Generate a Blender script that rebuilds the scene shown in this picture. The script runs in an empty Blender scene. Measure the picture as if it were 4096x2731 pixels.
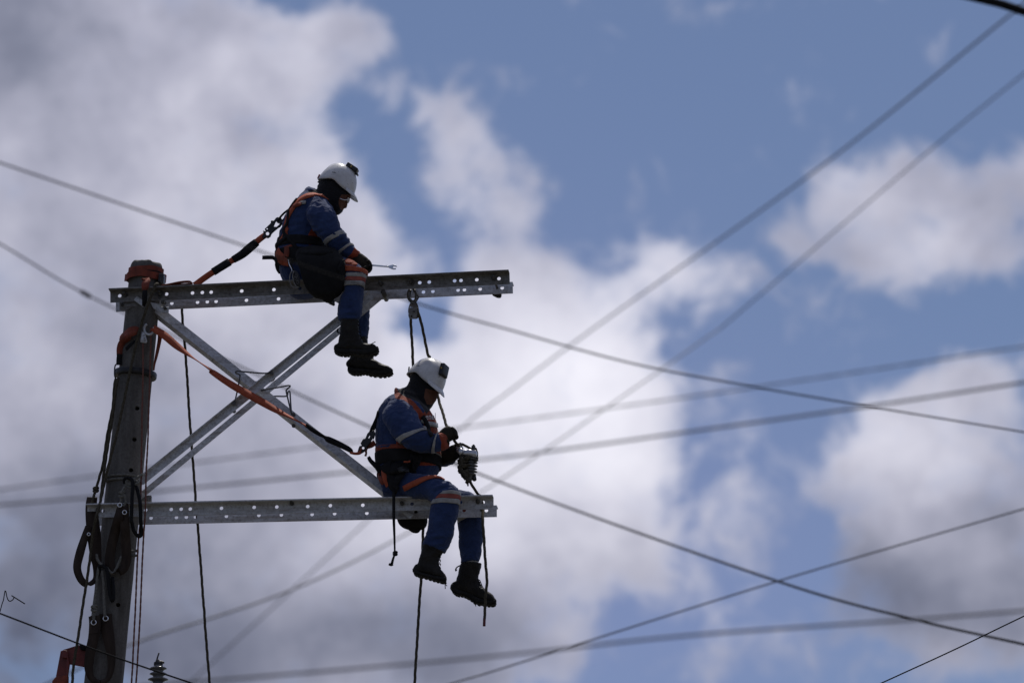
import bpy, bmesh, math, random
import numpy as np
from mathutils import Vector, Matrix, noise
from mathutils.bvhtree import BVHTree
random.seed(7)
R = math.radians
sc = bpy.context.scene
COL = sc.collection

# ------------------------------------------------------------------ camera
PITCH = R(14.5); CAM = Vector((0.0, -38.3, 1.6)); LENS = 200.0; FPX = 4096 * LENS / 36.0
cam_d = bpy.data.cameras.new('camera'); cam = bpy.data.objects.new('camera', cam_d); COL.objects.link(cam)
cam.location = CAM; cam.rotation_euler = (R(90) + PITCH, 0, 0)
cam_d.lens = LENS; cam_d.sensor_width = 36.0; cam_d.clip_start = 0.5; cam_d.clip_end = 6000
cam_d.dof.use_dof = True; cam_d.dof.focus_distance = 39.45; cam_d.dof.aperture_fstop = 2.7
sc.camera = cam
FW = Vector((0, math.cos(PITCH), math.sin(PITCH))); UP = Vector((0, -math.sin(PITCH), math.cos(PITCH))); RT = Vector((1, 0, 0))

# ------------------------------------------------------------------ view
sc.view_settings.view_transform = 'Standard'; sc.view_settings.look = 'None'
sc.view_settings.gamma = 1.0; sc.view_settings.use_curve_mapping = False
sc.view_settings.exposure = 0.0
sc.render.engine = 'CYCLES'
sc.cycles.use_denoising = True
sc.cycles.max_bounces = 6
sc.cycles.sample_clamp_indirect = 4.0

# ------------------------------------------------------------------ sun + sky
SUN_EL = R(62); SUN_AZ = R(14)          # azimuth measured from +Y (away from the camera) towards +X
sun_d = bpy.data.lights.new('sun', 'SUN'); sun = bpy.data.objects.new('sun', sun_d); COL.objects.link(sun)
sun_d.energy = 3.2; sun_d.angle = R(0.53); sun_d.color = (1.0, 0.95, 0.88)
sdir = Vector((math.sin(SUN_AZ) * math.cos(SUN_EL), math.cos(SUN_AZ) * math.cos(SUN_EL), math.sin(SUN_EL)))
sun.rotation_euler = (-sdir).to_track_quat('-Z', 'Y').to_euler(); sun.location = (0, 0, 60)

world = bpy.data.worlds.new('World'); sc.world = world; world.use_nodes = True
NT = world.node_tree; NT.nodes.clear()
def N(t, **kw):
    n = NT.nodes.new(t)
    for k, v in kw.items(): setattr(n, k, v)
    return n
def L(a, b): NT.links.new(a, b)
def setin(sock, v):
    if isinstance(v, bpy.types.NodeSocket): L(v, sock)
    else: sock.default_value = v
def M(op, a, b=0.0, c=None, clamp=False):
    n = N('ShaderNodeMath', operation=op); n.use_clamp = clamp
    setin(n.inputs[0], a); setin(n.inputs[1], b)
    if c is not None: setin(n.inputs[2], c)
    return n.outputs[0]
def VM(op, a, b=None, out=0):
    n = N('ShaderNodeVectorMath', operation=op); setin(n.inputs[0], a)
    if b is not None: setin(n.inputs[1], b)
    return n.outputs[out]
def SS(x, lo, hi):
    n = N('ShaderNodeMapRange', interpolation_type='SMOOTHSTEP'); setin(n.inputs[0], x)
    n.inputs[1].default_value = lo; n.inputs[2].default_value = hi
    return n.outputs[0]
def MIXC(f, a, b):
    n = N('ShaderNodeMix', data_type='RGBA'); setin(n.inputs[0], f); setin(n.inputs[6], a); setin(n.inputs[7], b)
    return n.outputs[2]
def NOISE(vec, scale, detail=6.0, rough=0.55, dist=0.0):
    n = N('ShaderNodeTexNoise'); L(vec, n.inputs['Vector']); n.inputs['Scale'].default_value = scale
    n.inputs['Detail'].default_value = detail; n.inputs['Roughness'].default_value = rough
    n.inputs['Distortion'].default_value = dist
    return n
SKY_STRENGTH = 0.064
tc = N('ShaderNodeTexCoord'); DIR = tc.outputs['Generated']
sky = N('ShaderNodeTexSky', sky_type='NISHITA'); sky.sun_disc = False
sky.sun_elevation = SUN_EL; sky.sun_rotation = SUN_AZ
sky.air_density = 1.0; sky.dust_density = 0.9; sky.ozone_density = 2.4; sky.altitude = 2500
# cloud coordinates: a world-fixed tangent chart of the sky around the bearing of the work site
cf = VM('DOT_PRODUCT', DIR, tuple(FW), out=1); cu = VM('DOT_PRODUCT', DIR, tuple(RT), out=1); cv = VM('DOT_PRODUCT', DIR, tuple(UP), out=1)
cfs = M('MAXIMUM', cf, 0.05)
comb = N('ShaderNodeCombineXYZ'); L(M('DIVIDE', cu, cfs), comb.inputs[0]); L(M('DIVIDE', cv, cfs), comb.inputs[1]); comb.inputs[2].default_value = 1.0
UV = comb.outputs[0]
near = M('MULTIPLY', SS(cf, 0.9, 0.985), 1.0)
wn = NOISE(UV, 34.0, 5.0, 0.6)
warp = VM('MULTIPLY', VM('SUBTRACT', wn.outputs['Color'], (0.5, 0.5, 0.5)), (0.018, 0.018, 0.0))
UVW = VM('ADD', UV, warp)
KD = 1.7415 / FPX                        # one unit of the 2352-wide layout, as a tangent
def total(lst, src):
    # sum of soft ellipses: x, y, rx, ry, rotation, amount (2352-wide layout)
    acc = None
    for x, y, rx, ry, rot, amp in lst:
        c, s_ = math.cos(R(-rot)), math.sin(R(-rot)); px, py = (x - 1176) * KD, -(y - 784) * KD
        A = (c / (rx * KD), s_ / (rx * KD)); B = (-s_ / (ry * KD), c / (ry * KD))
        q1 = VM('DOT_PRODUCT', src, (A[0], A[1], -(A[0] * px + A[1] * py)), out=1)
        q2 = VM('DOT_PRODUCT', src, (B[0], B[1], -(B[0] * px + B[1] * py)), out=1)
        g = M('POWER', 0.36788, M('MULTIPLY_ADD', q1, q1, M('MULTIPLY', q2, q2)))
        acc = M('MULTIPLY_ADD', g, amp, 0.0 if acc is None else acc)
    return acc
CLOUDS = [
 # upper left bank
 (60, 90, 420, 280, 0, 1.3), (480, 90, 250, 150, 15, .9), (720, 70, 120, 80, 10, .62), (820, 70, 70, 60, 30, .5), (620, 210, 150, 90, -20, .7), (100, 430, 420, 260, 0, 1.3), (420, 540, 330, 200, 0, 1.15),
 (660, 420, 170, 110, 10, 1.0), (700, 640, 200, 170, 0, .95), (250, 900, 460, 320, 0, 1.35), (700, 960, 400, 240, 0, 1.25),
 (600, 300, 110, 45, 20, -.55), (820, 200, 50, 60, 0, -.2), (750, 250, 120, 100, 20, .30), (940, 480, 70, 140, 0, -.42), (970, 735, 80, 55, 10, -1.2), (690, 20, 90, 40, 0, -.3),
 # central bright cloud
 (1160, 900, 300, 220, 10, 1.35), (1230, 720, 150, 110, 25, .95), (1330, 830, 140, 130, 30, .9), (1440, 1000, 120, 160, 15, 1.1), (1200, 610, 90, 70, 0, .5), (1330, 1170, 200, 150, 20, 1.0), (950, 1230, 340, 200, 0, 1.1),
 (1490, 1300, 60, 120, -20, .62), (1400, 1290, 90, 70, 0, .4),
 # thin wisps above it
 (985, 230, 75, 45, 20, .55), (1080, 280, 80, 70, 30, .52), (1130, 390, 105, 110, -10, .52), (1020, 420, 90, 80, 0, .42), (1190, 500, 60, 90, 0, .4), (1070, 500, 90, 60, 0, .28), (900, 185, 60, 25, -25, .3),
 # low grey base
 (300, 1350, 560, 280, 0, 1.35), (800, 1500, 450, 180, 0, 1.0), (1080, 1420, 230, 140, 0, .6),
 # right-hand patches
 (1510, 600, 85, 65, -20, .66), (1600, 660, 120, 70, 0, .46), (1700, 620, 70, 60, 10, .4), (1430, 690, 80, 60, 0, .36),
 (1830, 530, 85, 80, 10, .85), (1930, 430, 100, 90, 0, .8), (2080, 400, 110, 70, 0, .8), (2060, 520, 170, 90, -8, .95), (2230, 480, 130, 110, -20, .9), (2340, 420, 80, 90, 0, .8), (2040, 590, 180, 50, 0, .5), (2270, 570, 120, 60, 0, .5), (2150, 490, 50, 26, 20, -.4),
 (2290, 900, 170, 90, -10, 1.15), (2140, 900, 90, 70, 0, .8), (2060, 1020, 140, 95, -28, 1.1), (1920, 1090, 90, 45, -15, .8), (2250, 1160, 250, 180, 0, 1.3), (2040, 1170, 110, 90, 0, .7), (2120, 1380, 190, 170, 0, 1.0), (2330, 1440, 160, 140, 0, 1.1),
 (1690, 1150, 150, 150, 0, .36), (1640, 1310, 150, 110, 0, .3), (1780, 1260, 90, 90, 0, .2), (1850, 1500, 300, 120, 0, .25), (1250, 1520, 120, 80, 0, .4),
]
dens_in = M('MINIMUM', total(CLOUDS, UVW), 1.45)
fine = NOISE(UV, 62.0, 9.0, 0.66, 0.3)
dens_in = M('MULTIPLY_ADD', M('SUBTRACT', fine.outputs[0], 0.5), 3.1, dens_in)
far_n = NOISE(DIR, 3.4, 6.0, 0.56, 0.4)          # the rest of the sky: the same broken cumulus cover
dens_out = M('MULTIPLY_ADD', M('SUBTRACT', far_n.outputs[0], 0.5), 5.0, 0.5)
dens = M('ADD', M('MULTIPLY', dens_in, near), M('MULTIPLY', dens_out, M('SUBTRACT', 1.0, near)))
alpha = M('MULTIPLY_ADD', SS(dens, 0.16, 0.86), 0.55, M('MULTIPLY', SS(dens, 0.45, 1.4), 0.45))
# brightness inside the clouds: thick parts are grey, thin and sun-side parts bright
BRIGHT = [(1340, 880, 280, 280, 0, .58), (1420, 1010, 200, 220, 0, .36), (1000, 850, 340, 280, 0, .42), (1150, 1120, 300, 180, 0, .3), (600, 470, 380, 200, 0, .22), (560, 640, 300, 200, 0, .2), (2130, 970, 240, 170, 0, .42), (2080, 520, 300, 120, 0, .16), (1560, 600, 160, 90, 0, .25), (880, 1180, 260, 160, 0, .2), (450, 180, 300, 120, 0, .12)]
DARK = [(100, 1470, 420, 330, 0, .62), (20, 50, 230, 200, 0, .42), (2010, 1340, 170, 130, 0, .62), (2300, 1420, 200, 180, 0, .25), (650, 1490, 420, 140, 0, .36), (1120, 1460, 220, 130, 0, .2), (150, 1130, 360, 140, -8, .2), (600, 300, 130, 80, 0, .25), (2300, 1130, 130, 110, 0, .2), (2330, 350, 200, 400, 0, .16)]
bn = NOISE(UV, 38.0, 7.0, 0.6)
br = M('MULTIPLY_ADD', M('SUBTRACT', bn.outputs[0], .5), 1.45, M('SUBTRACT', total(BRIGHT, UVW), total(DARK, UVW)))
bfar = NOISE(DIR, 5.0, 4.0, 0.5)
br = M('ADD', M('MULTIPLY', br, near), M('MULTIPLY', M('MULTIPLY', M('SUBTRACT', bfar.outputs[0], .5), 1.6), M('SUBTRACT', 1.0, near)))
ramp = N('ShaderNodeValToRGB'); br = M('ADD', br, M('MULTIPLY_ADD', SS(dens, 0.55, 1.6), -0.20, 0.16))   # thin edges scatter more sunlight forward
L(M('MULTIPLY_ADD', br, 0.5, 0.48), ramp.inputs[0])
CE = ramp.color_ramp.elements
CE[0].position = 0.0; CE[0].color = (0.095, 0.11, 0.17, 1); CE[1].position = 1.0; CE[1].color = (0.90, 0.89, 0.98, 1)
e = CE.new(0.28); e.color = (0.23, 0.245, 0.33, 1)
e = CE.new(0.5); e.color = (0.42, 0.425, 0.53, 1)
e = CE.new(0.74); e.color = (0.69, 0.685, 0.79, 1)
sk = VM('SCALE', sky.outputs[0]); NT.nodes[-1].inputs[3].default_value = SKY_STRENGTH
# thin high veil over the blue, thicker low down and in the middle of the view
VEIL = [(1500, 1350, 700, 520, 0, .30), (1150, 700, 500, 420, 0, .10)]
veil = M('MULTIPLY_ADD', M('MULTIPLY', total(VEIL, UV), near), 1.0, 0.22)
hz = MIXC(veil, sk, (0.24, 0.27, 0.50, 1))
# clouds scatter forward: brighter towards the sun, duller away from it
fs = M('MAXIMUM', VM('DOT_PRODUCT', DIR, tuple(sdir), out=1), 0.0)
gain = M('MULTIPLY_ADD', M('MULTIPLY', fs, fs), 1.05, 0.55)
cl = N('ShaderNodeVectorMath', operation='SCALE'); L(ramp.outputs[0], cl.inputs[0]); L(gain, cl.inputs[3])
skc = MIXC(alpha, hz, cl.outputs[0])
bg = N('ShaderNodeBackground'); L(skc, bg.inputs[0]); bg.inputs[1].default_value = 1.0
out = N('ShaderNodeOutputWorld'); L(bg.outputs[0], out.inputs[0])
world.cycles.sampling_method = 'MANUAL'; world.cycles.sample_map_resolution = 512

# ------------------------------------------------------------------ layout helpers
# The frame is surveyed in pixels of the 4096-wide photograph; every point also gets a real distance:
# b = metres behind (+) or in front (-) of the vertical plane that holds the pole and runs along the crossarms.
TH = R(5.0); ADIR = Vector((math.cos(TH), -math.sin(TH), 0)); NB = Vector((math.sin(TH), math.cos(TH), 0))
def ray(p):
    return (FW + RT * ((p[0] - 2048) / FPX) - UP * ((p[1] - 1365.5) / FPX))
_r = ray((588, 1056)); P0 = CAM + _r * (-CAM.y / _r.y)          # pole top stands at Y = 0
def Q(p, b=0.0):
    d = ray(p); t = ((P0 - CAM).dot(NB) + b) / d.dot(NB)
    return CAM + d * t
def QD(p, dist):                                                 # a point at a given distance from the camera
    return CAM + ray(p).normalized() * dist
def proj(v):
    d = v - CAM; z = d.dot(FW)
    return (2048 + FPX * d.dot(RT) / z, 1365.5 - FPX * d.dot(UP) / z)
PXM = 575.0
def mp(x0, y0, k): return lambda x, y: (x0 + k * x, y0 + k * y)
FD = mp(0, 0, 1.7415)
C1 = mp(1000, 600, .31891); C2 = mp(1000, 1000, .35714); C3 = mp(1400, 1380, .36995); C4 = mp(1400, 1850, .44643)
C5 = mp(400, 1000, .35714); C6 = mp(300, 1500, .38265); C7 = mp(200, 1900, .5299); C8 = mp(800, 1150, .41451)
D1 = mp(1600, 1020, .2551); D2 = mp(1750, 1680, .19133); D3 = mp(0, 2300, .29762); D5 = mp(1050, 750, .31881)
D6 = mp(1400, 1750, .19133); D7 = mp(1750, 1950, .35088); D8 = mp(1240, 620, .16582); E5 = mp(420, 1040, .19133)
E6 = mp(330, 1880, .19133); E3 = mp(0, 1366, .8707); E4 = mp(2048, 1366, .8707); E1 = mp(0, 0, .8711); E2 = mp(2048, 0, .8711)

# ------------------------------------------------------------------ object helpers
def finish(name, bm, mat, parent=None, smooth=True, mats=None):
    me = bpy.data.meshes.new(name); bmesh.ops.recalc_face_normals(bm, faces=bm.faces); bm.to_mesh(me); bm.free()
    return link(name, me, mat, parent, smooth)
def link(name, me, mat, parent=None, smooth=True):
    o = bpy.data.objects.new(name, me); COL.objects.link(o)
    if mat is not None and not len(me.materials): me.materials.append(mat)
    if smooth:
        me.polygons.foreach_set('use_smooth', [True] * len(me.polygons))
    if parent is not None: attach(o, parent)
    return o
def attach(o, parent):
    o.parent = parent
    if parent.type == 'EMPTY' and parent.parent is None:
        o.matrix_parent_inverse = Matrix.Translation(parent.location).inverted()
    else:
        o.matrix_parent_inverse = wm(parent).inverted()
def wm(o):
    m = Matrix.LocRotScale(o.location, o.rotation_euler, o.scale)
    return m if o.parent is None else wm(o.parent) @ o.matrix_parent_inverse @ m
def sharp(o, ang=35):
    me = o.data
    me.polygons.foreach_set('use_smooth', [True] * len(me.polygons))
    try: me.set_sharp_from_angle(angle=R(ang))
    except Exception: pass
    return o
def thing(name, loc, label, cat, group=None):
    o = bpy.data.objects.new(name, None); COL.objects.link(o); o.location = loc; o.empty_display_size = .1
    return tag(o, label, cat, group)
def tag(o, label, cat, group=None, kind=None):
    if label: o['label'] = label
    if cat: o['category'] = cat
    if group: o['group'] = group
    if kind: o['kind'] = kind
    return o
def cr(pts, per=6, closed=False):
    """Catmull-Rom through tuples / vectors of floats."""
    P = [np.array(p, float) for p in pts]; n = len(P); out = []
    segs = n if closed else n - 1
    for i in range(segs):
        p0 = P[(i - 1) % n] if closed or i > 0 else 2 * P[0] - P[1]
        p1 = P[i]; p2 = P[(i + 1) % n]
        p3 = P[(i + 2) % n] if closed or i < n - 2 else 2 * P[-1] - P[-2]
        for k in range(per):
            t = k / per
            out.append(.5 * (2 * p1 + (p2 - p0) * t + (2 * p0 - 5 * p1 + 4 * p2 - p3) * t * t + (3 * p1 - p0 - 3 * p2 + p3) * t ** 3))
    if not closed: out.append(P[-1])
    return out
def rings_to_bm(bm, rings, closed=False, caps=True, loop=True):
    V = [[bm.verts.new(v) for v in r] for r in rings]; n = len(rings[0]); m = len(rings)
    for i in range(m if closed else m - 1):
        A, B = V[i], V[(i + 1) % m]
        for j in range(n if loop else n - 1):
            bm.faces.new((A[j], A[(j + 1) % n], B[(j + 1) % n], B[j]))
    if caps and not closed:
        bm.faces.new(V[0][::-1]); bm.faces.new(V[-1])
def frames(P, closed=False):
    """tangents and rotation-minimising normals"""
    n = len(P); T = []
    for i in range(n):
        a = P[(i - 1) % n] if closed or i > 0 else P[i]; b = P[(i + 1) % n] if closed or i < n - 1 else P[i]
        t = b - a; T.append(t.normalized() if t.length > 1e-9 else (T[-1] if T else Vector((0, 0, 1))))
    u = T[0].cross(Vector((0.2, 1, 0.1))).normalized(); U = [u]
    for i in range(1, n):
        u = U[-1] - T[i] * U[-1].dot(T[i]); U.append(u.normalized())
    return T, U
def tube(bm, pts, r, seg=10, closed=False, per=6, caps=True):
    """pts are Vectors; r a number or one per point."""
    rr = [r] * len(pts) if not hasattr(r, '__len__') else list(r)
    if per > 1 and len(pts) > 2:
        D = cr([(p.x, p.y, p.z, q) for p, q in zip(pts, rr)], per, closed)
    else: D = [np.array((p.x, p.y, p.z, q)) for p, q in zip(pts, rr)]
    P = [Vector(d[:3]) for d in D]; RR = [d[3] for d in D]
    T, U = frames(P, closed)
    rings = [[P[i] + (U[i] * math.cos(2 * math.pi * k / seg) + T[i].cross(U[i]) * math.sin(2 * math.pi * k / seg)) * RR[i] for k in range(seg)] for i in range(len(P))]
    rings_to_bm(bm, rings, closed, caps)
def resample(P, step):
    out = [P[0]]; acc = 0
    for i in range(1, len(P)):
        d = (P[i] - P[i - 1]).length; a = P[i - 1]
        while acc + d >= step:
            f = (step - acc) / d; a = a.lerp(P[i], f); out.append(a.copy()); d = (P[i] - a).length; acc = 0
        acc += d
    out.append(P[-1]); return out
def rope_bm(pts, r, pitch=0.075, strands=3, per=10, seg=15, fuzz=0, fr=.0007):
    """laid rope: a lobed section that twists along the line, with stray fibres"""
    D = cr([tuple(p) for p in pts], per) if len(pts) > 2 else [np.array(tuple(p)) for p in pts]
    P = resample([Vector(d) for d in D], pitch / 9); T, U = frames(P); bm = bmesh.new(); rings = []
    for i, p in enumerate(P):
        ph = 2 * math.pi * i * (pitch / 9) / pitch / strands * 1.0; W = T[i].cross(U[i]); rg = []
        p = p + (U[i] * noise.noise(p * 9) + W * noise.noise(p * 9 + Vector((5, 1, 2)))) * r * .22
        for k in range(seg):
            a = 2 * math.pi * k / seg; q = abs(math.cos(strands * .5 * (a - ph)))
            rad = r * (.70 + .38 * q ** .8)
            rg.append(p + (U[i] * math.cos(a) + W * math.sin(a)) * rad)
        rings.append(rg)
    rings_to_bm(bm, rings)
    for _ in range(fuzz):
        i = random.randrange(1, len(P) - 1); a = random.uniform(0, 6.283); W = T[i].cross(U[i])
        d = (U[i] * math.cos(a) + W * math.sin(a)); s = P[i] + d * r * .9
        e_ = s + (d * random.uniform(.4, 1) + T[i] * random.uniform(-1, 1)) * r * random.uniform(.5, 1.3)
        w = T[i].cross(d).normalized() * fr
        vs = [bm.verts.new(s - w), bm.verts.new(s + w), bm.verts.new(e_)]; bm.faces.new(vs)
        vs = [bm.verts.new(s - T[i] * fr), bm.verts.new(s + T[i] * fr), bm.verts.new(e_)]; bm.faces.new(vs)
    return bm
def ribbon(bm, P, S, N_, w, th=.004, closed=False):
    """flat webbing: P centres, S side directions, N_ normals, w half-width(s)"""
    ww = [w] * len(P) if not hasattr(w, '__len__') else w; rings = []
    for p, s, n, h in zip(P, S, N_, ww):
        rings.append([p - s * h - n * th / 2, p + s * h - n * th / 2, p + s * h + n * th / 2, p - s * h + n * th / 2])
    rings_to_bm(bm, rings, closed)
def strap_bm(pts, half, side, th=.004, per=8, closed=False):
    """webbing along Vectors; side = one Vector, or one per point, giving its flat direction"""
    sd = side if isinstance(side, list) else [side] * len(pts); hh = half if hasattr(half, '__len__') else [half] * len(pts)
    D = cr([(*p, *s, h) for p, s, h in zip(pts, sd, hh)], per, closed); P = [Vector(d[:3]) for d in D]; T, _ = frames(P, closed)
    S = []; Nn = []
    for d, t in zip(D, T):
        s = Vector(d[3:6]); s = (s - t * s.dot(t)); s = s.normalized() if s.length > 1e-6 else t.orthogonal().normalized(); S.append(s); Nn.append(t.cross(s).normalized())
    bm = bmesh.new(); ribbon(bm, P, S, Nn, [d[6] for d in D], th, closed); return bm
def box(bm, c, ax, ay, az, bev=0):
    """c centre, half-axis Vectors"""
    vs = [bm.verts.new(c + ax * x + ay * y + az * z) for x in (-1, 1) for y in (-1, 1) for z in (-1, 1)]
    F = [(0, 1, 3, 2), (4, 6, 7, 5), (0, 4, 5, 1), (2, 3, 7, 6), (0, 2, 6, 4), (1, 5, 7, 3)]
    fs = [bm.faces.new([vs[i] for i in f]) for f in F]
    if bev: bmesh.ops.bevel(bm, geom=list({e for f in fs for e in f.edges}), offset=bev, segments=2, profile=.6, affect='EDGES')
def cyl(bm, a, b_, r, seg=14, r2=None):
    t = (b_ - a).normalized(); u = t.orthogonal().normalized(); w = t.cross(u); r2 = r if r2 is None else r2
    rings_to_bm(bm, [[a + (u * math.cos(6.28318 * k / seg) + w * math.sin(6.28318 * k / seg)) * r for k in range(seg)],
                     [b_ + (u * math.cos(6.28318 * k / seg) + w * math.sin(6.28318 * k / seg)) * r2 for k in range(seg)]])
def lathe(bm, o, t, prof, seg=24):
    """prof: (distance along t, radius)"""
    t = t.normalized(); u = t.orthogonal().normalized(); w = t.cross(u)
    rings_to_bm(bm, [[o + t * d + (u * math.cos(6.28318 * k / seg) + w * math.sin(6.28318 * k / seg)) * r for k in range(seg)] for d, r in prof])
def plate_bm(outline, b, th, bev=.002):
    """a plate cut to an outline (pixels), thickness th along the depth"""
    bm = bmesh.new(); f = [bm.verts.new(Q(p, b)) for p in outline]; bm.faces.new(f)
    ext = bmesh.ops.extrude_face_region(bm, geom=list(bm.faces)); vs = [g for g in ext['geom'] if isinstance(g, bmesh.types.BMVert)]
    bmesh.ops.translate(bm, verts=vs, vec=NB * th)
    bmesh.ops.recalc_face_normals(bm, faces=bm.faces)
    if bev: bmesh.ops.bevel(bm, geom=list(bm.edges), offset=bev, segments=1, affect='EDGES')
    return bm
# stations: (p1, p2, b, half depth); the section is a (super)ellipse spanning p1..p2 in the picture and +-half depth across it
def st3(stations, per=5):
    rows = []
    for s in stations:
        p1, p2, b, hw = s[:4]; A = Q(p1, b); B = Q(p2, b); c = (A + B) / 2; a = (B - A) / 2
        rows.append((*c, *a, hw))
    return cr(rows, per)
def loft(bm, stations, seg=22, per=5, ex=2.3, grow=0.0, t0=0.0, t1=1.0, round_ends=False):
    D = st3(stations, per); n = len(D)
    if t0 > 0 or t1 < 1:
        i0 = t0 * (n - 1); i1 = t1 * (n - 1); m = max(3, int(i1 - i0) + 2); E = []
        for k in range(m):
            x = i0 + (i1 - i0) * k / (m - 1); j = min(int(x), n - 2); f = x - j; E.append(D[j] * (1 - f) + D[j + 1] * f)
        D = E
    rings = []
    def ring(c, a, h):
        out = []
        for k in range(seg):
            t = 2 * math.pi * k / seg; cc, ss = math.cos(t), math.sin(t)
            out.append(c + a * (abs(cc) ** (2 / ex) * (1 if cc > 0 else -1)) + NB * (h * abs(ss) ** (2 / ex) * (1 if ss > 0 else -1)))
        return out
    for d in D:
        c = Vector(d[:3]); a = Vector(d[3:6]); al = max(a.length, 1e-6)
        rings.append(ring(c, a * ((al + grow) / al), d[6] + grow))
    if round_ends:
        for end in (0, -1):
            d, d2 = (D[0], D[1]) if end == 0 else (D[-1], D[-2])
            c = Vector(d[:3]); o = (c - Vector(d2[:3])).normalized(); a = Vector(d[3:6]); al = a.length; rr = min(al, d[6])
            for f, g in ((.35, .93), (.7, .7), (.92, .38)):
                q = ring(c + o * rr * f * .8, a * g, d[6] * g)
                if end == 0: rings.insert(0, q)
                else: rings.append(q)
    rings_to_bm(bm, rings)
def band_obj(name, stations, t0, t1, grow, mat, parent, per=5):
    """open sleeve around a limb (reflective tape, webbing loop), with thickness"""
    bm = bmesh.new(); D = st3(stations, per); n = len(D); i0 = t0 * (n - 1); i1 = t1 * (n - 1); outer = []; seg = 30; rows = []
    for k in range(7):
        x = i0 + (i1 - i0) * k / 6; j = min(int(x), n - 2); f = x - j; rows.append(D[j] * (1 - f) + D[j + 1] * f)
    def ring(d, g):
        c = Vector(d[:3]); a = Vector(d[3:6]); al = max(a.length, 1e-6); a = a * ((al + g) / al); h = d[6] + g; o = []
        for q in range(seg):
            t = 2 * math.pi * q / seg; cc, ss = math.cos(t), math.sin(t)
            v = c + a * (abs(cc) ** (2 / 2.3) * (1 if cc > 0 else -1)) + NB * (h * abs(ss) ** (2 / 2.3) * (1 if ss > 0 else -1))
            o.append(v + Vector((noise.noise(v * 16), noise.noise(v * 16 + Vector((9, 3, 1))), noise.noise(v * 16 + Vector((2, 7, 4))))) * .004)
        return o
    rings = [ring(rows[0], grow - .008)] + [ring(r_, grow) for r_ in rows] + [ring(rows[-1], grow - .008)]
    rings_to_bm(bm, rings, caps=False)
    return finish(name, bm, mat, parent)
def remesh(bm, voxel, smooth=4, name='tmp'):
    bmesh.ops.recalc_face_normals(bm, faces=bm.faces)
    me = bpy.data.meshes.new(name); bm.to_mesh(me); bm.free()
    o = bpy.data.objects.new(name, me); COL.objects.link(o)
    m = o.modifiers.new('r', 'REMESH'); m.mode = 'VOXEL'; m.voxel_size = voxel
    if smooth:
        s = o.modifiers.new('s', 'SMOOTH'); s.iterations = smooth; s.factor = .5
    dg = bpy.context.evaluated_depsgraph_get(); dg.update()
    r = bpy.data.meshes.new_from_object(o.evaluated_get(dg)); bpy.data.objects.remove(o); bpy.data.meshes.remove(me)
    return r
def displace(me, f):
    """move every vertex along its normal by f(co)"""
    n = len(me.vertices); co = np.empty(n * 3); no = np.empty(n * 3); me.vertices.foreach_get('co', co); me.vertices.foreach_get('normal', no)
    co = co.reshape(-1, 3); w = np.array([f(Vector(c)) for c in co]); me.vertices.foreach_set('co', (co + no.reshape(-1, 3) * w[:, None]).ravel()); me.update()
def boolean(o, cutter_bm):
    me = bpy.data.meshes.new('cut'); bmesh.ops.recalc_face_normals(cutter_bm, faces=cutter_bm.faces); cutter_bm.to_mesh(me); cutter_bm.free(); c = bpy.data.objects.new('cut', me); COL.objects.link(c)
    m = o.modifiers.new('b', 'BOOLEAN'); m.object = c; m.operation = 'DIFFERENCE'; m.solver = 'EXACT'
    dg = bpy.context.evaluated_depsgraph_get(); dg.update()
    r = bpy.data.meshes.new_from_object(o.evaluated_get(dg)); o.modifiers.clear(); old = o.data; o.data = r
    bpy.data.objects.remove(c); bpy.data.meshes.remove(me); bpy.data.meshes.remove(old)
    return o

# ------------------------------------------------------------------ materials
def material(name, build):
    m = bpy.data.materials.new(name); m.use_nodes = True; nt = m.node_tree; p = nt.nodes['Principled BSDF']
    build(nt, p); return m
def nd(nt, t, **kw):
    n = nt.nodes.new(t)
    for k, v in kw.items(): setattr(n, k, v)
    return n
def tex(nt, scale, detail=5, rough=.6, stretch=None):
    tc_ = nd(nt, 'ShaderNodeTexCoord'); src = tc_.outputs['Object']
    if stretch:
        mp_ = nd(nt, 'ShaderNodeMapping'); nt.links.new(src, mp_.inputs[0]); mp_.inputs['Scale'].default_value = stretch; src = mp_.outputs[0]
    n = nd(nt, 'ShaderNodeTexNoise'); nt.links.new(src, n.inputs['Vector']); n.inputs['Scale'].default_value = scale
    n.inputs['Detail'].default_value = detail; n.inputs['Roughness'].default_value = rough
    return n.outputs[0]
def ramp2(nt, fac, c0, c1, p0=.3, p1=.7):
    r = nd(nt, 'ShaderNodeValToRGB'); nt.links.new(fac, r.inputs[0]); E = r.color_ramp.elements
    E[0].position = p0; E[1].position = p1; E[0].color = (*c0, 1); E[1].color = (*c1, 1); return r.outputs[0]
def bump(nt, p, h, strength, dist):
    b = nd(nt, 'ShaderNodeBump'); b.inputs['Strength'].default_value = strength; b.inputs['Distance'].default_value = dist
    nt.links.new(h, b.inputs['Height']); nt.links.new(b.outputs[0], p.inputs['Normal'])
def basic(name, c0, c1, scale=20, rough=.7, metal=0, bs=.3, bd=.004, bscale=60, spec=.5, stretch=None, p0=.3, p1=.7, coat=0):
    def f(nt, p):
        nt.links.new(ramp2(nt, tex(nt, scale, stretch=stretch), c0, c1, p0, p1), p.inputs['Base Color'])
        p.inputs['Roughness'].default_value = rough; p.inputs['Metallic'].default_value = metal
        p.inputs['Specular IOR Level'].default_value = spec; p.inputs['Coat Weight'].default_value = coat
        if bs: bump(nt, p, tex(nt, bscale, 4), bs, bd)
    return material(name, f)
MAT = {}
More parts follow.
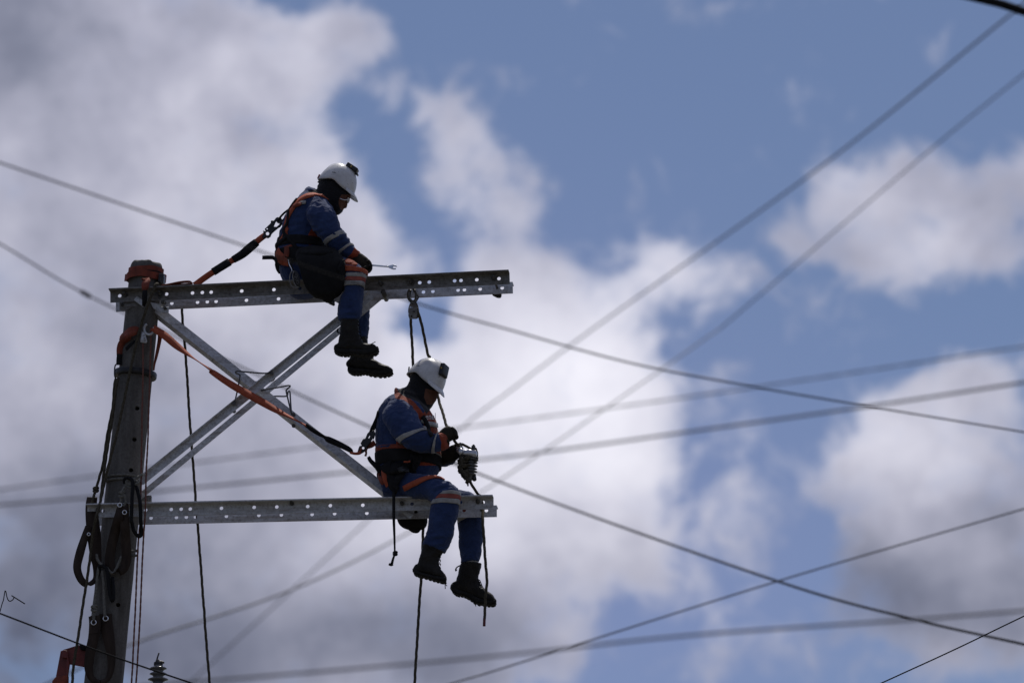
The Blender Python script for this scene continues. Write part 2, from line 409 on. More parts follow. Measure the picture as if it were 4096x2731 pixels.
def fabric(nt, p):
    # blue cotton with sewn-in orange panels, black knit hood and skin; the panels are carried by vertex masks
    base = ramp2(nt, tex(nt, 11, 6), (.014, .028, .088), (.026, .050, .138), .3, .7)
    col = base
    for attr, c0, c1 in (('orange', (.18, .031, .013), (.28, .050, .020)), ('hood', (.006, .006, .008), (.013, .013, .016)), ('skin', (.10, .042, .026), (.16, .070, .045)), ('grey', (.20, .19, .185), (.30, .29, .28))):
        a = nd(nt, 'ShaderNodeAttribute', attribute_name=attr)
        s = nd(nt, 'ShaderNodeMapRange', interpolation_type='SMOOTHSTEP'); nt.links.new(a.outputs['Fac'], s.inputs[0]); s.inputs[1].default_value = .44; s.inputs[2].default_value = .56
        m = nd(nt, 'ShaderNodeMix', data_type='RGBA'); nt.links.new(s.outputs[0], m.inputs[0]); nt.links.new(col, m.inputs[6])
        nt.links.new(ramp2(nt, tex(nt, 16, 5), c0, c1), m.inputs[7]); col = m.outputs[2]
    nt.links.new(col, p.inputs['Base Color']); p.inputs['Roughness'].default_value = .88; p.inputs['Specular IOR Level'].default_value = .25
    p.inputs['Sheen Weight'].default_value = .12; p.inputs['Sheen Roughness'].default_value = .5
    bump(nt, p, tex(nt, 26, 7, .62, (1, 1, 1.5)), .75, .016)
MAT['fabric'] = material('work_cloth', fabric)
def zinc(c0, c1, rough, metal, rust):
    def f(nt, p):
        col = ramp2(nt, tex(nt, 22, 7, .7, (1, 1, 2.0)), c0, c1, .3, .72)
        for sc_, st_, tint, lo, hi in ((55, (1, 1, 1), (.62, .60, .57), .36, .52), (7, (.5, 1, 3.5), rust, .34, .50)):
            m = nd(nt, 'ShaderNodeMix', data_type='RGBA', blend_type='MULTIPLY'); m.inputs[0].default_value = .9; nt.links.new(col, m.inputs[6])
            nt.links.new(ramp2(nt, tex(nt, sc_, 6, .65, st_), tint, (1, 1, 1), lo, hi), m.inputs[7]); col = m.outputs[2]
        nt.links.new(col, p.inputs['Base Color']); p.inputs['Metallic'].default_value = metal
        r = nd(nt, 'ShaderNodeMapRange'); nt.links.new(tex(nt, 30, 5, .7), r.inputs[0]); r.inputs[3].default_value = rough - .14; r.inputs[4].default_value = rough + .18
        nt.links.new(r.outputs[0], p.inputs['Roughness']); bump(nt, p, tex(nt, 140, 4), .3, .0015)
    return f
MAT['steel'] = material('galvanised_steel', zinc((.40, .415, .445), (.60, .615, .65), .5, .2, (.66, .60, .54)))
MAT['steel_dull'] = material('weathered_shaded_steel', zinc((.12, .116, .112), (.27, .264, .258), .58, .4, (.60, .52, .45)))  # darker zinc; also puts the upper front bar's shade into its colour
MAT['bolt'] = basic('bolt_steel', (.05, .048, .046), (.13, .125, .12), 60, .5, .8, .2, .001, 200)
MAT['bright'] = basic('polished_steel', (.55, .55, .56), (.72, .72, .73), 40, .22, 1.0, .05, .001, 200)
MAT['alu'] = basic('cast_aluminium', (.42, .42, .44), (.60, .60, .62), 40, .38, .9, .2, .001, 200)
def concrete(nt, p):
    a = tex(nt, 6, 8, .65, (3, 3, .5)); b_ = tex(nt, 60, 4, .7)
    c = ramp2(nt, a, (.075, .070, .064), (.165, .158, .148), .32, .72)
    m = nd(nt, 'ShaderNodeMix', data_type='RGBA', blend_type='MULTIPLY'); m.inputs[0].default_value = .6; nt.links.new(c, m.inputs[6])
    nt.links.new(ramp2(nt, b_, (.45, .44, .42), (1, 1, 1), .3, .55), m.inputs[7]); nt.links.new(m.outputs[2], p.inputs['Base Color'])
    p.inputs['Roughness'].default_value = .93; bump(nt, p, b_, .6, .006)
MAT['concrete'] = material('weathered_concrete', concrete)
MAT['orange'] = basic('orange_webbing', (.26, .046, .017), (.40, .082, .032), 40, .8, 0, .5, .002, 260)
MAT['orange_dirty'] = basic('soiled_orange_webbing', (.11, .024, .013), (.25, .048, .023), 22, .85, 0, .5, .002, 220)
MAT['black_web'] = basic('black_webbing', (.008, .008, .009), (.020, .020, .022), 40, .85, 0, .5, .002, 260, spec=.15)
MAT['black_bag'] = basic('black_canvas', (.006, .006, .007), (.017, .017, .018), 9, .86, 0, .6, .006, 60, spec=.15)
MAT['black_plastic'] = basic('black_plastic', (.008, .008, .009), (.014, .014, .016), 30, .38, 0, .1, .001, 100)
MAT['black_metal'] = basic('black_coated_steel', (.012, .012, .013), (.024, .024, .026), 30, .42, .3, .1, .001, 100)
MAT['leather'] = basic('brown_leather', (.022, .016, .013), (.050, .036, .029), 14, .75, 0, .4, .002, 90, stretch=(2, 2, .5), spec=.15)
MAT['rope'] = basic('tan_rope', (.030, .026, .018), (.095, .083, .060), 90, .95, 0, .7, .003, 300, spec=.15)
MAT['rope_grey'] = basic('grey_braided_rope', (.085, .082, .072), (.19, .185, .165), 70, .95, 0, .7, .003, 300)
MAT['cord_red'] = basic('faded_red_cord', (.10, .035, .026), (.20, .085, .065), 60, .9, 0, .5, .002, 300)
MAT['boot'] = basic('black_boot_leather', (.009, .008, .007), (.026, .024, .021), 16, .58, 0, .5, .003, 70, spec=.15)
MAT['sole'] = basic('black_rubber', (.010, .010, .010), (.024, .023, .022), 30, .8, 0, .4, .003, 90, spec=.15)
def glove(nt, p):
    nt.links.new(ramp2(nt, tex(nt, 22, 5), (.010, .009, .008), (.050, .042, .026), .35, .8), p.inputs['Base Color'])
    p.inputs['Roughness'].default_value = .8; p.inputs['Specular IOR Level'].default_value = .2; bump(nt, p, tex(nt, 90, 4), .5, .004)
MAT['glove'] = material('grimy_work_glove', glove)
def shell(nt, p):
    a = tex(nt, 9, 7, .7); sp = tex(nt, 95, 2, .5)
    c = ramp2(nt, a, (.40, .39, .38), (.60, .60, .60), .25, .55)
    m = nd(nt, 'ShaderNodeMix', data_type='RGBA', blend_type='MULTIPLY'); m.inputs[0].default_value = .8; nt.links.new(c, m.inputs[6])
    nt.links.new(ramp2(nt, sp, (.22, .20, .18), (1, 1, 1), .26, .34), m.inputs[7]); nt.links.new(m.outputs[2], p.inputs['Base Color'])
    p.inputs['Roughness'].default_value = .33; p.inputs['Coat Weight'].default_value = .15
MAT['shell'] = material('scuffed_white_plastic', shell)
MAT['red_tag'] = basic('faded_red_plastic', (.26, .07, .08), (.36, .11, .12), 30, .6, 0, 0)
MAT['reflect'] = basic('grey_reflective_tape', (.20, .195, .185), (.36, .355, .34), 30, .5, 0, .3, .003, 60)
MAT['red_tape'] = basic('dull_red_tape', (.20, .040, .028), (.30, .062, .042), 30, .7, 0, .2, .002, 60)
MAT['red_paint'] = basic('dull_red_paint', (.09, .013, .010), (.17, .026, .020), 12, .55, .1, .3, .002, 60)
MAT['porcelain'] = basic('grey_glazed_porcelain', (.07, .07, .072), (.12, .12, .122), 20, .22, 0, 0, coat=.4)
MAT['polymer'] = basic('grey_silicone', (.07, .07, .074), (.13, .13, .135), 20, .5, 0, 0)
MAT['cable'] = basic('black_cable', (.010, .010, .011), (.02, .02, .022), 10, .9, 0, .1, .002, 40, spec=.1)
MAT['cable_dim'] = basic('weathered_cable', (.03, .03, .034), (.06, .06, .066), 10, .7, 0, .1, .002, 40)
MAT['wire'] = basic('steel_wire', (.05, .05, .055), (.12, .12, .125), 40, .4, .8, 0)
MAT['hose'] = basic('black_hose', (.006, .006, .007), (.012, .012, .013), 20, .6, 0, .2, .001, 80, spec=.15)
MAT['white'] = basic('white_print', (.62, .62, .62), (.75, .75, .75), 30, .8, 0, 0)
MAT['yellow'] = basic('amber_lens', (.35, .22, .02), (.45, .30, .03), 30, .3, 0, 0)
MAT['dark_red'] = basic('burgundy_tape', (.08, .012, .018), (.13, .02, .03), 30, .7, 0, 0)
MAT['ground'] = basic('dusty_ground', (.045, .042, .034), (.10, .092, .07), .35, .95, 0, .4, .05, 3)
def glass(nt, p):
    p.inputs['Base Color'].default_value = (.9, .92, .95, 1); p.inputs['Roughness'].default_value = .06; p.inputs['Transmission Weight'].default_value = .85; p.inputs['IOR'].default_value = 1.3
MAT['lens'] = material('clear_lens', glass)

# ------------------------------------------------------------------ ground
bm = bmesh.new(); g = 24
for i in range(g):
    for j in range(g):
        pass
s = 1500; n_ = 40; V = []
for i in range(n_ + 1):
    row = []
    for j in range(n_ + 1):
        x = -s + 2 * s * i / n_; y = -s + 2 * s * j / n_; far = max(0, math.hypot(x, y) - 120) / 1400
        row.append(bm.verts.new((x, y, 8 * far * noise.noise(Vector((x, y, 0)) * .004))))
    V.append(row)
for i in range(n_):
    for j in range(n_): bm.faces.new((V[i][j], V[i + 1][j], V[i + 1][j + 1], V[i][j + 1]))
tag(finish('ground', bm, MAT['ground']), 'bare dusty ground far below the workers', 'ground', kind='structure')

# ------------------------------------------------------------------ concrete pole
AX_T = Q((588, 1054)); AX_B = Q((414, 2731)); adir = (AX_B - AX_T).normalized()
def pole_at(sy):                      # axis point at photo row sy
    f = (sy - 1054) / (2731 - 1054); return Q((588 + (414 - 588) * f, sy))
def pole_r(z):                        # radius grows downwards
    return .1135 + (AX_T.z - z) * .0068
foot_len = (AX_T.z + .4) / -adir.z
pole = thing('utility_pole', AX_T + adir * (foot_len - .4 / -adir.z), 'weathered grey concrete pole leaning to the right, carrying both crossarms', 'pole')
bm = bmesh.new(); rings = []; pu = adir.cross(Vector((0, 1, 0))).normalized(); pv = adir.cross(pu).normalized(); SEG = 40
lens_ = [0, .004, .012, .03, .08] + [.2 + .12 * i for i in range(32)] + [4.3 + .5 * i for i in range(int((foot_len - 4.5) / .5))] + [foot_len]
for k, l in enumerate(lens_):
    c = AX_T + adir * l; r = pole_r(c.z) * (.80 if k == 0 else .90 if k == 1 else .96 if k == 2 else 1)
    rg = []
    for q in range(SEG):
        a = 2 * math.pi * q / SEG; v = c + (pu * math.cos(a) + pv * math.sin(a)) * r
        am = .006 if l < .1 else .0022
        v = v + (v - c).normalized() * am * noise.noise(v * 9) - adir * (.018 * noise.noise(Vector((math.cos(a) * 2, math.sin(a) * 2, 3))) if l < .05 else 0)
        rg.append(v)
    rings.append(rg)
rings_to_bm(bm, rings); shaft = finish('shaft', bm, MAT['concrete'], pole)
cut = bmesh.new()
for px in (C6(605, 276), C6(575, 603), C6(540, 925), (455, 2395)):
    c = Q(px, -.3); cyl(cut, c, c + NB * .27, .0155, 14)
boolean(shaft, cut); sharp(shaft, 50)
# steel band
def ring_band(name, sy, h, extra, mat, parent, tilt=0.0, b0=0):
    c = pole_at(sy); r = pole_r(c.z) + extra; bm_ = bmesh.new(); rings_ = []
    for k in range(48):
        a = 2 * math.pi * k / 48; d = pu * math.cos(a) + pv * math.sin(a); off = adir * (tilt * math.cos(a + b0))
        rings_.append([c + d * (r - extra - .002) - adir * h + off, c + d * (r - .004) - adir * h + off, c + d * r - adir * (h * .6) + off, c + d * r + adir * (h * .6) + off, c + d * (r - .004) + adir * h + off, c + d * (r - extra - .002) + adir * h + off])
    rings_to_bm(bm_, rings_, closed=True); return sharp(finish(name, bm_, mat, parent), 40)
ring_band('band_clamp', C5(0, 1395)[1], .020, .030, MAT['black_metal'], pole)

# ------------------------------------------------------------------ crossarms: two angle irons sandwiching the pole
DB = .125; FL = .085; TK = .008
def angle_bar(name, tl, tr, h, b, sgn, parent, holes, mat, flip=1):
    """L section: web in the plane b, flange along the top turned towards sgn"""
    A = Q(tl, b + sgn * FL if sgn < 0 else b); Bp = Q(tr, b + sgn * FL if sgn < 0 else b)
    A = A - NB * (A - P0).dot(NB) + NB * b; Bp = Bp - NB * (Bp - P0).dot(NB) + NB * b
    x = (Bp - A).normalized(); z = NB.cross(x).normalized(); z = z if z.z > 0 else -z
    m = 14; bm_ = bmesh.new(); prof = [(0, 0), (0, -h), (sgn * TK, -h), (sgn * TK, -TK - .006), (sgn * (TK + .006), -TK), (sgn * FL, -TK), (sgn * FL, 0)]
    rings_to_bm(bm_, [[A.lerp(Bp, k / m) + NB * p[0] + z * p[1] for p in prof] for k in range(m + 1)])
    o = finish(name, bm_, mat, parent, smooth=False)
    cut_ = bmesh.new()
    for hx in holes:
        f, dz, r = hx; c = A.lerp(Bp, f) - z * dz
        cyl(cut_, c - NB * .06, c + NB * .06, r, 16)
    boolean(o, cut_)
    o.data.polygons.foreach_set('use_smooth', [False] * len(o.data.polygons))
    return o, A, Bp, z
def arm_holes(tl, tr, px, h, b):
    A = Q(tl, b - FL); Bp = Q(tr, b - FL); A = A - NB * (A - P0).dot(NB) + NB * b; Bp = Bp - NB * (Bp - P0).dot(NB) + NB * b
    L_ = (Bp - A).length; x = (Bp - A).normalized(); z = NB.cross(x).normalized(); z = z if z.z > 0 else -z
    out_ = []
    for p in px:
        v = Q(p, b) - A; out_.append((v.dot(x) / L_, -v.dot(z), .0128))
    return out_
def bolt(parent, px, b0, b1, r=.009, washer=.022, square=False, ends=True):
    c0, c1 = Q(px, DB * -1), None
    p = Q(px, -DB); a = p + NB * (b0 + DB); z = p + NB * (b1 + DB)
    bm_ = bmesh.new(); cyl(bm_, a, z, r, 10); o = finish('bolt', bm_, MAT['bolt'], parent)
    bm_ = bmesh.new(); w0 = p - NB * .002
    if square:
        ax = (ADIR + Vector((0, 0, 1))).normalized() * washer * 1.3; ay = (ADIR - Vector((0, 0, 1))).normalized() * washer * 1.3
        box(bm_, w0 - NB * .004, ax, ay, NB * .003, .001)
    else: cyl(bm_, w0 - NB * .006, w0, washer, 18)
    cyl(bm_, w0 - NB * .022, w0 - NB * .006, r * 1.75, 6)
    attach(finish('nut', bm_, MAT['bolt'], None, smooth=False), o)
    return o
UL, UR = (434, 1153), (2034, 1078)
up_px = [C5(747, 495), C5(1037, 483), C5(1147, 478), C5(1246, 474), C5(1588, 461), (1096, 1159), (1200, 1154), (1262, 1151), (1400, 1144), D1(311, 437), D1(460, 427), D1(857, 407), D1(957, 402), D1(1205, 390), D1(1553, 373), C5(222, 515)]
UH = arm_holes(UL, UR, up_px, .1, -DB)
upper = thing('crossarm', Q((588, 1180)), 'upper galvanised crossarm of two punched angle irons, under the worker with the wrench', 'crossarm', 'crossarms on the pole')
_, A_u, B_u, z_u = angle_bar('angle_bar', UL, UR, .082, -DB, -1, upper, UH, MAT['steel_dull'])  # front bar's shade is put into this darker steel; back bar stays lighter
def back_bar(parent, A, Bp, z, holes, mat, h=.082):
    x = (Bp - A); m = 14; bm_ = bmesh.new(); A2 = A + NB * (2 * DB); B2 = Bp + NB * (2 * DB)
    prof = [(0, 0), (0, -h), (-TK, -h), (-TK, 0), (-TK + .001, .0), (FL, 0), (FL, -TK), (TK * .3, -TK)]
    prof = [(-TK, -h), (0, -h), (0, -TK), (FL, -TK), (FL, 0), (-TK, 0)]
    rings_to_bm(bm_, [[A2.lerp(B2, k / m) + NB * p[0] + z * p[1] for p in prof] for k in range(m + 1)])
    o = finish('angle_bar', bm_, mat, parent, smooth=False); cut_ = bmesh.new()
    for f, dz, r in holes:
        c = A2.lerp(B2, f) - z * dz; cyl(cut_, c - NB * .06, c + NB * .06, r, 16)
    boolean(o, cut_); o.data.polygons.foreach_set('use_smooth', [False] * len(o.data.polygons)); return o
back_bar(upper, A_u, B_u, z_u, UH, MAT['steel'])
for px, sq in ((E5(425, 735), False), (E5(1150, 715), True), (C2(1465, 385), False), (C2(1800, 365), False), (D1(1475, 372), False)):
    bolt(upper, px, -DB - .075, DB + .03, square=sq, washer=.03 if px[0] > 1600 and px[0] < 1700 else .022)
# clamp plates on the pole side
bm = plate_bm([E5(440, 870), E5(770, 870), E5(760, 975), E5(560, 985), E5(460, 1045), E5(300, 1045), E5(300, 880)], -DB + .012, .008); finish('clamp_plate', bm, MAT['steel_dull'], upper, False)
bm = plate_bm([E5(945, 880), E5(1160, 920), E5(1165, 970), E5(1335, 975), E5(1330, 1105), E5(1150, 1100), E5(1010, 1010)], -DB + .012, .008); finish('clamp_plate', bm, MAT['steel'], upper, False)
for px in (E5(1215, 890), E5(1260, 1010), E5(360, 930)):
    p = Q(px, -DB + .01); bm = bmesh.new(); cyl(bm, p - NB * .02, p + NB * .01, .013, 6); cyl(bm, p - NB * .045, p, .007, 8); finish('nut', bm, MAT['bolt'], upper, False)
bm = plate_bm([D1(1430, 590), D1(1590, 585), D1(1588, 640), D1(1570, 662), D1(1520, 660), D1(1450, 625)], DB + .02, .03, .004); finish('shackle_lug', bm, MAT['black_metal'], upper)
LL, LR = (343, 2013), (1970, 1977)
lo_px = [E6(437, 850), C6(740, 1410), C6(1007, 1403), C6(1111, 1400), C6(1206, 1398), C6(1532, 1391), E3(1168, 761), E3(1272, 759), E3(1414, 757), E3(1518, 753), E3(1667, 751), D6(1300, 1385), D7(265, 168), D7(520, 168)]
LH = arm_holes(LL, LR, lo_px, .1, -DB)
lower = thing('crossarm', Q((488, 2040)), 'lower galvanised crossarm of two punched angle irons, under the worker holding the rope', 'crossarm', 'crossarms on the pole')
_, A_l, B_l, z_l = angle_bar('angle_bar', LL, LR, .082, -DB, -1, lower, LH, MAT['steel'])
back_bar(lower, A_l, B_l, z_l, LH, MAT['steel'])
for px in (E6(330, 850), E3(1342, 745), D6(1095, 1385), D7(462, 165)):
    bolt(lower, px, -DB - .06, DB + .03)
bm = bmesh.new(); box(bm, Q(E6(1340, 600), DB), ADIR * .035, NB * .02, Vector((0, 0, .022)), .003); finish('clamp_block', bm, MAT['steel_dull'], lower, False)
bm = plate_bm([C4(455, 440), C4(500, 432), C4(570, 465), C4(540, 502)], -.06, .008); finish('gusset_plate', bm, MAT['steel'], lower, False)

# ------------------------------------------------------------------ diagonal braces
def brace(name, p1, p2, b1, b2, w1, w2, a1, a2, label, mat):
    """angle iron whose corner runs p1-p2; its two legs point at a1 and a2 degrees (0 = up, 90 = away from the camera)"""
    A = Q(p1, b1); Bp = Q(p2, b2); x = (Bp - A).normalized(); y = (NB - x * NB.dot(x)).normalized(); z = x.cross(y).normalized(); z = z if z.z > 0 else -z
    t = thing(name, A, label, 'brace', 'braces of the X frame')
    e1 = z * math.cos(R(a1)) + y * math.sin(R(a1)); e2 = z * math.cos(R(a2)) + y * math.sin(R(a2)); tk = .006; m = 12
    bm_ = bmesh.new(); prof = [Vector((0, 0, 0)), e1 * w1, e1 * w1 + e2 * tk, e1 * tk + e2 * tk, e2 * w2 + e1 * tk, e2 * w2]
    rings_to_bm(bm_, [[A.lerp(Bp, k / m) + p for p in prof] for k in range(m + 1)])
    finish('angle_bar', bm_, mat, t, False)
    return t, A, Bp
b1, bA, bB = brace('diagonal_brace', (556, 1200), (1562, 1992), -.06, -.02, .062, .066, 18, 108, 'galvanised angle brace slanting down from the pole top to the lower crossarm', MAT['steel'])
bm = plate_bm([E5(595, 830), E5(670, 750), E5(790, 840), E5(800, 985)], -DB - .02, .006); finish('end_tab', bm, MAT['steel'], b1, False)
b2, _, _ = brace('diagonal_brace', (553, 1917), (1478, 1170), -DB + .02, -DB + .02, .04, .054, -86, -176, 'nearer of two parallel galvanised braces rising from the lower pole to the upper crossarm', MAT['steel'])
b3, _, _ = brace('diagonal_brace', (545, 1982), (1545, 1152), DB - .03, DB - .03, .04, .042, 92, 182, 'farther of two parallel galvanised braces rising from the lower pole to the upper crossarm', MAT['steel'])
def small_bolt(parent, px, b):
    p = Q(px, b); bm_ = bmesh.new(); cyl(bm_, p - NB * .02, p + NB * .02, .007, 8); cyl(bm_, p - NB * .018, p - NB * .004, .015, 6); finish('bolt', bm_, MAT['bolt'], parent, False)
for px in (C8(690, 825), C8(330, 1120)): small_bolt(b2, px, -DB)
for px in (C8(905, 1335), C8(905, 1230)): small_bolt(b1, px, -.06)
for px in (C8(700, 885), C8(330, 1195)): small_bolt(b3, px, DB - .03)
bm = bmesh.new(); p = Q(C2(1492, 470), -DB); cyl(bm, p - NB * .012, p + NB * .2, .017, 12); finish('bolt', bm, MAT['bolt'], b3)
# bent rods round the crossing
def rod(pts, label):
    o = bmesh.new(); tube(o, [Q(p, b) for p, b in pts], .0055, 8, per=5)
    return tag(finish('bent_rod', o, MAT['wire']), label, 'rod', 'bent rods at the brace crossing')
rod([(C8(690, 795), -.12), (C8(645, 826), -.16), (C8(520, 820), -.17), (C8(420, 811), -.18), (C8(362, 804), -.18), (C8(345, 815), -.18), (C8(352, 828), -.17), (C8(378, 838), -.15), (C8(385, 862), -.15), (C8(362, 985), -.14), (C8(340, 1080), -.14), (C8(322, 1105), -.13)], 'thin steel rod bent round the upper left of the brace crossing')
rod([(C8(395, 1050), .02), (C8(430, 940), .03), (C8(475, 912), .03), (C8(540, 908), .02), (C8(670, 905), 0), (C8(720, 878), -.05)], 'short steel rod running level across the middle of the brace crossing')
rod([(C8(575, 992), -.02), (C8(640, 982), -.06), (C8(760, 962), -.08), (C8(855, 944), -.09), (C8(868, 955), -.09), (C8(838, 982), -.09), (C8(832, 1000), -.09), (C8(850, 1080), -.08), (C8(885, 1225), -.07)], 'steel rod with a hooked bend jutting right from the brace crossing')
rod([(C8(630, 1052), .04), (C8(740, 1048), .03), (C8(835, 1046), .02), (C8(848, 1010), 0), (C8(858, 1000), 0), (C8(868, 1012), -.02), (C8(874, 1100), -.04), (C8(885, 1215), -.06), (C8(912, 1238), -.07)], 'lower steel rod with a narrow loop end below the brace crossing')

# ------------------------------------------------------------------ overhead wires (each at its own distance)
def extend(pts, k0=.5, k1=.5):
    a = 2 * 0; P = [np.array(p, float) for p in pts]
    d0 = P[0] - P[1]; d1 = P[-1] - P[-2]; e0 = d0 / np.linalg.norm(d0[:2]); e1 = d1 / np.linalg.norm(d1[:2])
    return [P[0] + e0 * 1600 * k0 * .999] + P + [P[-1] + e1 * 1600 * k1]
def wire(pts, r, label, mat='cable_dim', twist=False, k0=.5, k1=.5, bead=None):
    """pts: (x, y in the photo, distance in metres)"""
    P = extend(pts, k0, k1); P[0][2] = P[1][2]; P[-1][2] = P[-2][2]
    V3 = [QD((p[0], p[1]), p[2]) for p in P]
    if twist: bm_ = rope_bm([v for v in V3], r, pitch=r * 34, strands=2, per=10, seg=10)
    else:
        bm_ = bmesh.new(); tube(bm_, V3, r, 8, per=12)
    if bead is not None:
        for p, d, q in bead: 
            c = QD(p, d); t = (V3[2] - V3[1]).normalized(); lathe(bm_, c - t * .16, t, [(0, r), (.05, r * q), (.28, r * q), (.33, r)], 10)
    return tag(finish('overhead_wire', bm_, MAT[mat]), label, 'wire', 'overhead wires crossing the sky')
def fd(*rows): return [(*FD(x, y), d) for x, y, d in rows]
wire(fd((0, 374, 25), (550, 561, 25.5), (950, 694, 26), (1176, 759, 26), (1451, 834, 26.5), (1726, 887, 27), (2001, 934, 28), (2352, 992, 29)), .0043, 'soft grey wire passing in front of the upper worker from left to right edge', 'cable')
wire(fd((0, 560, 96), (190, 672, 94), (470, 803, 90), (840, 976, 84), (1176, 1117, 76), (1786, 1334, 66), (2101, 1422, 62), (2352, 1479, 59)), .015, 'dark wire with splice lumps running from the left edge down to lower right', 'cable', bead=[(FD(196, 675), 94, 2.6), (FD(468, 802), 90, 2.6)])
wire(fd((435, 1568, 230), (845, 1194, 210), (1050, 992, 195), (1176, 894, 190), (1376, 745, 180), (1876, 390, 150), (2336, 22, 130)), .026, 'longest diagonal wire rising from bottom left to the top right corner', 'cable_dim')
wire(fd((170, 1540, 100), (300, 1479, 100), (670, 1354, 105), (945, 1219, 120), (1176, 1084, 140), (1611, 784, 160), (1701, 715, 160), (2136, 345, 150), (2352, 170, 145)), .019, 'steep diagonal wire reaching the right edge just below the top right corner', 'cable_dim')
wire(fd((0, 1124, 230), (225, 1092, 230), (700, 1029, 230), (1176, 967, 230), (1701, 894, 230), (2352, 796, 230)), .034, 'faint thick bundled cable, upper of two rising gently behind the lower worker', 'cable_dim', twist=True)
wire(fd((0, 1159, 190), (350, 1129, 190), (850, 1079, 185), (1176, 1047, 180), (1576, 992, 175), (2001, 932, 165), (2352, 878, 155)), .040, 'darker gently rising cable, lower of two passing behind the lower worker', 'cable_dim')
wire(fd((435, 1566, 220), (800, 1536, 220), (1176, 1502, 218), (1576, 1459, 214), (2101, 1422, 208), (2352, 1402, 205)), .052, 'thick blurred cable lowest in the sky, rising slightly to the right', 'cable_dim')
wire(fd((1040, 1568, 66), (1176, 1527, 66), (1786, 1334, 65), (2352, 1168, 64)), .0095, 'slim wire climbing from bottom centre to the lower right edge', 'cable_dim')
wire(fd((2024, 1568, 40.5), (2190, 1492, 40.5), (2352, 1414, 40.5)), .0048, 'crisp thin black wire across the bottom right corner', 'cable')
wire(fd((0, 1408, 36.6), (180, 1477, 36.8), (290, 1517, 37), (440, 1568, 37.2)), .0056, 'thin dark wire crossing the foot of the pole at bottom left', 'cable')
wire(fd((2235, -6, 27), (2300, 10, 27), (2352, 27, 27)), .021, 'thick black cable clipping the top right corner', 'cable', k0=.3)
bm = bmesh.new()
tube(bm, [Q(D3(x, y), -.3) for x, y in ((0, 490), (8, 455), (30, 375), (46, 332), (58, 260), (68, 205))], .0036, 6, per=3)
tube(bm, [Q(D3(x, y), -.3) for x, y in ((68, 205), (80, 222), (92, 285), (110, 330), (135, 346), (165, 332), (184, 308), (190, 288))], .0036, 6, per=4)
tube(bm, [Q(D3(x, y), -.3) for x, y in ((155, 270), (240, 323), (335, 382))], .004, 6, per=2)
tag(finish('tie_wire', bm, MAT['cable']), 'short stiff tie wire with a hook and loose end on the wire at bottom left', 'wire')

# ------------------------------------------------------------------ ropes and cords round the pole
def rope(name, pts, r, label, mat='rope', cat='rope', group='ropes hanging from the frame', pitch=.075, fuzz=0, parent=None):
    bm_ = rope_bm([Q(p, b) for p, b in pts], r, pitch, fuzz=fuzz)
    o = finish(name, bm_, MAT[mat], parent)
    return tag(o, label, cat, group) if parent is None else o
def down(pts, n=1):                     # carry a hanging line on below the frame to the ground
    (a, ba), (c, bc) = pts[-2], pts[-1]; k = 2.0
    return pts + [((c[0] + (c[0] - a[0]) * k, c[1] + (c[1] - a[1]) * k), bc)]
PF = -.16
tan = rope('rope', down([(E5(1200, 515), -.02), (E5(1120, 500), -.1), (C5(632, 382), -.20), (C5(612, 410), -.235), (C5(540, 600), -.24), (C5(450, 880), -.20), (C5(370, 1200), -.18), (C5(312, 1480), -.18), (C6(505, 300), -.17), (C6(430, 640), -.165), (C6(345, 960), -.16), (C6(285, 1230), -.16), (C6(245, 1400), -.23), (C7(345, 330), -.25), (C7(318, 480), -.2), (C7(290, 720), -.2), (C7(245, 1000), -.18), (C7(205, 1270), -.18), (C7(180, 1420), -.18), (C7(168, 1568), -.18)]), .0098, 'tan rope hooked over the upper crossarm and trailing down the left of the pole', fuzz=260)
rope('rope', [(C6(425, 40), -.06), (C6(408, 130), -.07), (C6(395, 330), -.07), (C6(360, 520), -.07), (C6(325, 700), -.07), (C6(290, 930), -.08), (C6(250, 1080), -.1), (C6(220, 1190), -.12), (C6(190, 1290), -.13), (C6(175, 1345), -.13)], .0095, 'outermost dark rope knotted above the left end of the lower crossarm', 'rope', fuzz=60)
rope('rope', [(C6(452, 30), -.10), (C6(425, 170), -.12), (C6(395, 430), -.12), (C6(350, 700), -.12), (C6(318, 900), -.12), (C6(290, 1100), -.13), (C6(262, 1340), -.13)], .0095, 'dark rope between the outermost rope and the pole, above the lower crossarm', 'rope', fuzz=60)
# knot where the outer rope is tied
def knot(parent, px, b, s, r, mat='rope'):
    c = Q(px, b); bm_ = bmesh.new(); u, v, w = ADIR * s, Vector((0, 0, s)), NB * s
    for a0, tilt in ((0, .5), (1.2, -.4), (2.4, .2)):
        pts = [c + u * math.cos(t) * .8 + w * math.sin(t) * .8 + v * (math.sin(t + a0) * tilt + (a0 - 1.2) * .42) for t in [k * math.pi / 4 for k in range(8)]]
        tube(bm_, pts, r, 8, closed=True, per=3, caps=False)
    return finish('knot', bm_, MAT[mat], parent)
k1 = [o for o in bpy.data.objects if o.name.startswith('rope')]
knot(k1[1], C6(218, 1195), -.12, .019, .0085)
rope('rope', down([(C5(918, 645), .13), (C5(930, 850), .15), (C5(958, 1170), .15), (C5(985, 1568), .15), (C6(1195, 400), .15), (C6(1225, 800), .15), (C6(1262, 1310), .155), (C7(1115, 380), .155), (C7(1140, 700), .15), (C7(1172, 1150), .15), (C7(1205, 1568), .15)]), .0092, 'long rope hanging from the upper crossarm behind both braces', fuzz=260)
redg = 'faded red cords beside the pole'
